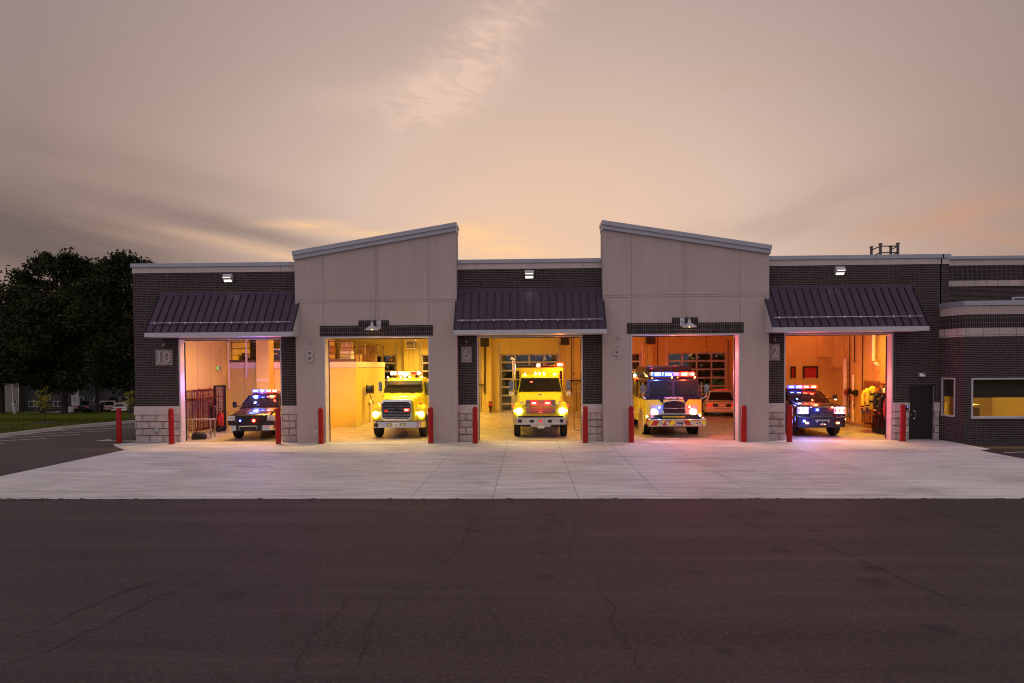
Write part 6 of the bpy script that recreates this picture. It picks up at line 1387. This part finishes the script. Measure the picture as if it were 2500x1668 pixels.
def hwin(h, x0, x1, y, z0, z1, mull=True):
    f = MB(); t_ = .09; f.box(x0, x0+t_, y-.06, y+.02, z0+t_, z1-t_); f.box(x1-t_, x1, y-.06, y+.02, z0+t_, z1-t_); f.box(x0, x1, y-.061, y+.02, z0, z0+t_); f.box(x0, x1, y-.061, y+.02, z1-t_, z1)
    if mull: f.box((x0+x1)/2-t_/2, (x0+x1)/2+t_/2, y-.059, y+.02, z0+t_, z1-t_)
    o = f.build('window', M_['whitemetal'], h); box('pane', M_['black'], o, x0+t_, x1-t_, y-.02, y-.01, z0+t_, z1-t_)
D1 = 118; yF = D1-CAMD; X = lambda p_, dd=D1: at(p_, dd); ZZ = lambda py, dd=D1: 3.1-(py-890)/1667*dd
h = house('house', 'dark grey sided house with white framed windows and white door behind the trees', X(27), X(234), yF, yF+9, Zf-.2, 1.2, 4.2, 'sidedark', 'x')
hwin(h, X(40), X(64), yF, ZZ(987), ZZ(972)); hwin(h, X(103), X(125.5), yF, ZZ(986), ZZ(972)); hwin(h, X(169), X(181), yF, ZZ(985), ZZ(962), False)
d_ = box('door', M_['whitemetal'], h, X(149.5), X(167), yF-.06, yF, ZZ(984), ZZ(954)); box('door_glass', M_['sidetan'], d_, X(153), X(162), yF-.07, yF-.061, ZZ(974), ZZ(960)); MB().lathe([(.05, 0), (.05, -.1)], (X(165), yF-.06, ZZ(972)), 'y', 8).build('handle', M_['black'], d_)
box('base_course', M_['shingle'], h, X(27)+.01, X(149), yF-.05, yF-.001, Zf-.1, ZZ(975)); b = MB(); [b.box(X(137), X(172), yF-1.4+.45*k, yF-.061, ZZ(986.5)-.30+.15*k-.35, ZZ(986.5)-.15+.15*k) for k in range(2)]; b.build('porch_step', M_['walk'], h)
b = MB(); [b.box(X(p_)-.06, X(p_)+.06, yF-1.3, yF-1.18, ZZ(985), ZZ(944)) for p_ in (178, 168.5)]; b.build('porch_post', M_['whitemetal'], h)
h = house('house', 'tan sided house with white corner boards at the far left edge', X(-75), X(27)-.2, yF-1.2, yF+8, Zf-.2, 1.0, 4.4, 'sidetan', 'x'); hwin(h, X(14), X(22.5), yF-1.2, ZZ(984), ZZ(968), False); b = MB(); [b.box(X(p_)-.09, X(p_)+.09, yF-1.26, yF-1.19, Zf, .9) for p_ in (12, 27)]; b.build('corner_board', M_['whitemetal'], h)
h = house('house', 'tan gabled house behind the parked cars beside the right hand trunk', at(252, 126), at(345, 126), 126-CAMD, 136-CAMD, Zf-.2, ZZ(958, 126), ZZ(905, 126), 'sidetan', 'y'); hwin(h, at(274, 126), at(295, 126), 126-CAMD, ZZ(972, 126), ZZ(958, 126)); b = MB(); b.box(at(247, 126)-.1, at(247, 126)+.1, 125-CAMD, 125.2-CAMD, Zf, ZZ(960, 126)); b.build('porch_post', M_['whitemetal'], h)
dv = MB(); P = [(at(18, 100), 100-CAMD), (at(95, 103), 103-CAMD), (at(165, 105), 105-CAMD), (at(205, 108), 108-CAMD), (at(205, 117), 117-CAMD), (at(150, 116.5), 116-CAMD), (at(90, 107), 107-CAMD), (at(22, 102), 102-CAMD)]
def tz(x, y): return H(min(x, -23), y)+.125
dv.add([(x, y, tz(x, y)+.03) for x, y in P], [tuple(range(len(P)))]); tag(dv.build('driveway', M_['walk']), kind='structure')
sr = MB(); P = [(at(200, 107), 107-CAMD), (at(420, 107), 107-CAMD), (at(420, 123), 123-CAMD), (at(200, 123), 123-CAMD)]; sr.add([(x, y, Zf+.125+.012) for x, y in P], [(0, 1, 2, 3)]); tag(sr.build('far_street', M_['asphalt']), kind='structure')
r = tag(empty('mailbox_post', (at(3, 88), 88-CAMD, H(-60, 88-CAMD)+.12)), 'white mailbox post at the far left edge of the lawn', 'mailbox'); box('post', M_['whitemetal'], r, -.12, .12, -.12, .12, 0, 1.1, bevel=.01); MB().prism([(-.22, 1.1), (.22, 1.1), (.22, 1.32), (.12, 1.44), (-.12, 1.44), (-.22, 1.32)], 'y', -.35, .3).build('mailbox', M_['whitemetal'], r); box('collar', M_['whitemetal'], r, -.17, .17, -.17, .17, .4, .5)
for p_, dd, lab in ((43, 97, 'thin dark post standing on the lawn left of the thick trunks'), (156, 96, 'thin dark post standing on the lawn near the low bushes')):
    r = tag(empty('garden_post', (at(p_, dd), dd-CAMD, tz(-60, dd-CAMD))), lab, 'post'); MB().lathe([(.05, 0), (.05, 1.0), (.0, 1.05)], n=8).build('stake', M_['darkmetal'], r)

# ------------------------------------------------------------------ trees
def leaves(name, clusters, per, size, mat, parent, seed, spread):
    rng = np.random.default_rng(seed); C = np.repeat(clusters[:, :3], per, 0); S = np.repeat(clusters[:, 3], per)
    n = len(C); c = C+np.clip(rng.normal(0, 1, (n, 3)), -1.7, 1.7)*S[:, None]*spread*np.array([1, 1, .72])
    a = rng.normal(0, 1, (n, 3)); a /= np.linalg.norm(a, axis=1)[:, None]; b = np.cross(a, rng.normal(0, 1, (n, 3))); b /= np.linalg.norm(b, axis=1)[:, None]
    L = size*rng.uniform(.6, 1.4, n)[:, None]; Wd = L*.5
    V = np.stack([c-a*L, c-b*Wd+a*L*.1, c+a*L, c+b*Wd+a*L*.1], 1).reshape(-1, 3)
    me = bpy.data.meshes.new(name); me.vertices.add(n*4); me.vertices.foreach_set('co', V.ravel()); me.loops.add(n*4); me.polygons.add(n)
    me.loops.foreach_set('vertex_index', np.arange(n*4)); me.polygons.foreach_set('loop_start', np.arange(n)*4); me.polygons.foreach_set('loop_total', np.full(n, 4)); me.update(calc_edges=True); me.validate()
    me.materials.append(M_[mat]); o = bpy.data.objects.new(name, me); COL.objects.link(o)
    if parent is not None: o.parent = parent
    return o
def tree(lab, x, y, z, trunk_r, lobes, nclu, per, size, seed, group='tall dark trees beyond the lawn', mat='leafdark', spread=.62):
    """lobes: (dx, dy, dz, rx, ry, rz) ellipsoids of the crown; limbs reach into each lobe"""
    r = tag(empty('tree', (x, y, z)), lab, 'tree', group); rng = np.random.default_rng(seed); tr = MB()
    top = max(l[2] for l in lobes); n0 = min(l[2]-l[5] for l in lobes)
    tr.tube([(0, 0, -.2), (.0, 0, .25)], trunk_r*1.5, 12, trunk_r*1.05); tr.tube([(0, 0, .2), (trunk_r*.3, 0, top*.35), (-trunk_r*.3, trunk_r*.4, top*.7), (0, 0, top)], trunk_r, 12, trunk_r*.25)
    for l in lobes:
        s = max(.25*top, l[2]*.45); tr.tube([(0, 0, s), (l[0]*.45, l[1]*.45, s+(l[2]-s)*.6), (l[0]*.9, l[1]*.9, l[2])], trunk_r*.38, 8, trunk_r*.08)
        for k in range(4):
            d3 = rng.normal(0, 1, 3); d3 /= np.linalg.norm(d3); e3 = np.array(l[:3])+d3*np.array(l[3:])*.8
            tr.tube([(l[0]*.5, l[1]*.5, s+(l[2]-s)*.6), tuple(np.array(l[:3])*.6+e3*.4), tuple(e3)], trunk_r*.14, 6, trunk_r*.03)
    tr.build('trunk', M_['bark'], r); vol = np.array([l[3]*l[4]*l[5] for l in lobes]); vol = vol/vol.sum(); cl = []
    for l, q in zip(lobes, vol):
        m = max(6, int(nclu*q*(.62 if l[2] > top*.72 else .95))); d3 = rng.normal(0, 1, (m, 3)); d3 /= np.linalg.norm(d3, axis=1)[:, None]; rad_ = rng.uniform(.25, 1, m)**.45
        p = np.array(l[:3])+d3*rad_[:, None]*np.array(l[3:]); cl.append(np.c_[p, rng.uniform(.55, 1.25, m)])
    leaves('crown', np.concatenate(cl), per, size, mat, r, seed, spread); return r
def tpos(p_, dd): x = at(p_, dd); return x, dd-CAMD, tz(x, dd-CAMD)
def lobes_px(p0, dd, L):                      # crown lobes given as picture boxes (centre px, centre row, half width, half height)
    x0, _, z0 = tpos(p0, dd); k = dd/1667; return [((px_-p0)*k, random.uniform(-1, 1)*2, 3.1-(py-890)*k-z0, hw*k, hw*k*.9, hh*k) for px_, py, hw, hh in L]
random.seed(11)
x, y, z = tpos(130, 86); tree('tallest dark tree with thick trunk in the middle of the left group', x, y, z, .42, lobes_px(130, 86, [(64, 640, 12, 34), (98, 616, 13, 18), (118, 622, 18, 24), (142, 616, 11, 18), (163, 622, 9, 16), (190, 640, 14, 24), (48, 668, 14, 20), (112, 665, 46, 42), (165, 665, 36, 55), (75, 715, 48, 50), (180, 745, 48, 62), (120, 780, 80, 70), (70, 850, 70, 62), (150, 870, 75, 60), (105, 915, 60, 30), (180, 920, 40, 26)]), 640, 60, .24, 1)
x, y, z = tpos(303, 84); tree('dark tree with thick trunk beside the building corner', x, y, z, .42, lobes_px(303, 84, [(217, 636, 9, 18), (240, 628, 15, 18), (262, 634, 12, 20), (282, 628, 16, 18), (303, 640, 12, 18), (340, 640, 20, 12), (362, 648, 14, 8), (258, 690, 43, 48), (300, 665, 38, 50), (345, 680, 40, 45), (240, 760, 55, 60), (310, 770, 60, 75), (270, 850, 65, 65), (320, 880, 50, 60), (235, 905, 45, 36), (290, 925, 40, 22)]), 560, 60, .24, 2)
x, y, z = tpos(74, 93); tree('dark tree with slender trunk left of the tallest tree', x, y, z, .28, lobes_px(74, 93, [(22, 690, 16, 22), (45, 745, 55, 55), (30, 820, 60, 70), (60, 880, 60, 50), (90, 925, 40, 28)]), 330, 60, .2, 3)
x, y, z = tpos(-30, 95); tree('dark tree at the far left edge with lower crown', x, y, z, .4, lobes_px(-30, 95, [(-4, 688, 24, 26), (26, 684, 22, 20), (10, 715, 40, 45), (-25, 740, 60, 60), (5, 800, 60, 70), (-40, 860, 70, 60), (15, 890, 55, 40), (30, 925, 30, 22)]), 330, 60, .2, 4)
x, y, z = tpos(215, 102); tree('dark tree filling the gap behind the two tallest trees', x, y, z, .35, lobes_px(215, 102, [(205, 680, 45, 50), (225, 760, 60, 80), (200, 840, 60, 70), (230, 890, 55, 45)]), 330, 60, .22, 5)
x, y, z = tpos(20, 106); tree('dark tree filling the gap behind the left edge trees', x, y, z, .35, lobes_px(20, 106, [(20, 760, 60, 60), (75, 800, 60, 80), (0, 850, 60, 70)]), 280, 60, .22, 6)
# young trees staked in mulch on the lawn
def sapling(x, y, h, hw, seed, lab):
    z = tz(x, y); tree(lab, x, y, z, .022, [(0, 0, h*.78, hw*.7, hw*.7, h*.20), (-hw*.35, .1, h*.62, hw*.7, hw*.6, h*.16), (hw*.4, 0, h*.64, hw*.6, hw*.6, h*.15), (-.05, 0, h*.5, hw*.75, hw*.7, h*.13)], 60, 14, .042, seed, 'young yellow green trees on the lawn', 'leafyellow', .12)
    mu = MB(); mu.lathe([(.62, .0), (.5, .03), (.2, .06), (0, .07)], (x, y, z-.005), 'z', 18); tag(mu.build('mulch', M_['bark']), kind='stuff')
sapling(-26.39, 8.69, 1.98, .52, 21, 'yellow green sapling with thin stem in the middle of the lawn'); sapling(-26.8, 17.4, 2.05, .42, 22, 'thin yellow green sapling on the lawn beside the building corner')
def bush(p_, dd, r_, lab):
    x, y, z = tpos(p_, dd); b0 = tag(empty('bush', (x, y, z)), lab, 'bush', 'low bushes by the far driveway'); rng = np.random.default_rng(int(p_)); cl = np.c_[rng.normal(0, r_*.5, (26, 2)), np.abs(rng.normal(r_*.5, r_*.3, 26)), np.full(26, r_*.5)]
    leaves('foliage', cl, 26, .07, 'leafdark', b0, int(p_), .5); s = MB(); [s.tube([(0, 0, -.05), (.2*math.cos(a), .2*math.sin(a), r_*.8)], .02, 5, .008) for a in (0, 1.6, 3.1, 4.7)]; s.build('stem', M_['bark'], b0)
bush(164, 96, .55, 'low dark bush by the concrete driveway'); bush(183, 97, .5, 'low dark bush right of the driveway before the cars'); bush(198, 98, .42, 'smallest low bush before the dark blue minivan')
# trees and hedge line behind the station, seen through the glazed doors
for p_, dd, sd, L_, lab in ((1650, 76, 31, [(1640, 868, 34, 12), (1680, 852, 40, 16), (1655, 840, 60, 20)], 'spreading tree behind the station seen through the bay 4 door'), (1775, 70, 32, [(1785, 868, 20, 14), (1770, 845, 34, 14), (1800, 850, 34, 22)], 'tree at the right of the bay 4 door glass')):
    x = at(p_, dd); tree(lab, x, dd-CAMD, -.05, .2, lobes_px(p_, dd, L_), 60, 30, .16, sd, 'trees behind the station', 'leafdark', .7)
rng = np.random.default_rng(8); cl = np.c_[rng.uniform(-120, 160, 1500), rng.uniform(118, 150, 1500), rng.uniform(.2, 5.2, 1500)-.2, rng.uniform(1, 2.2, 1500)]
tag(leaves('treeline', cl, 14, .8, 'leafdark', None, 9, .7), kind='stuff')
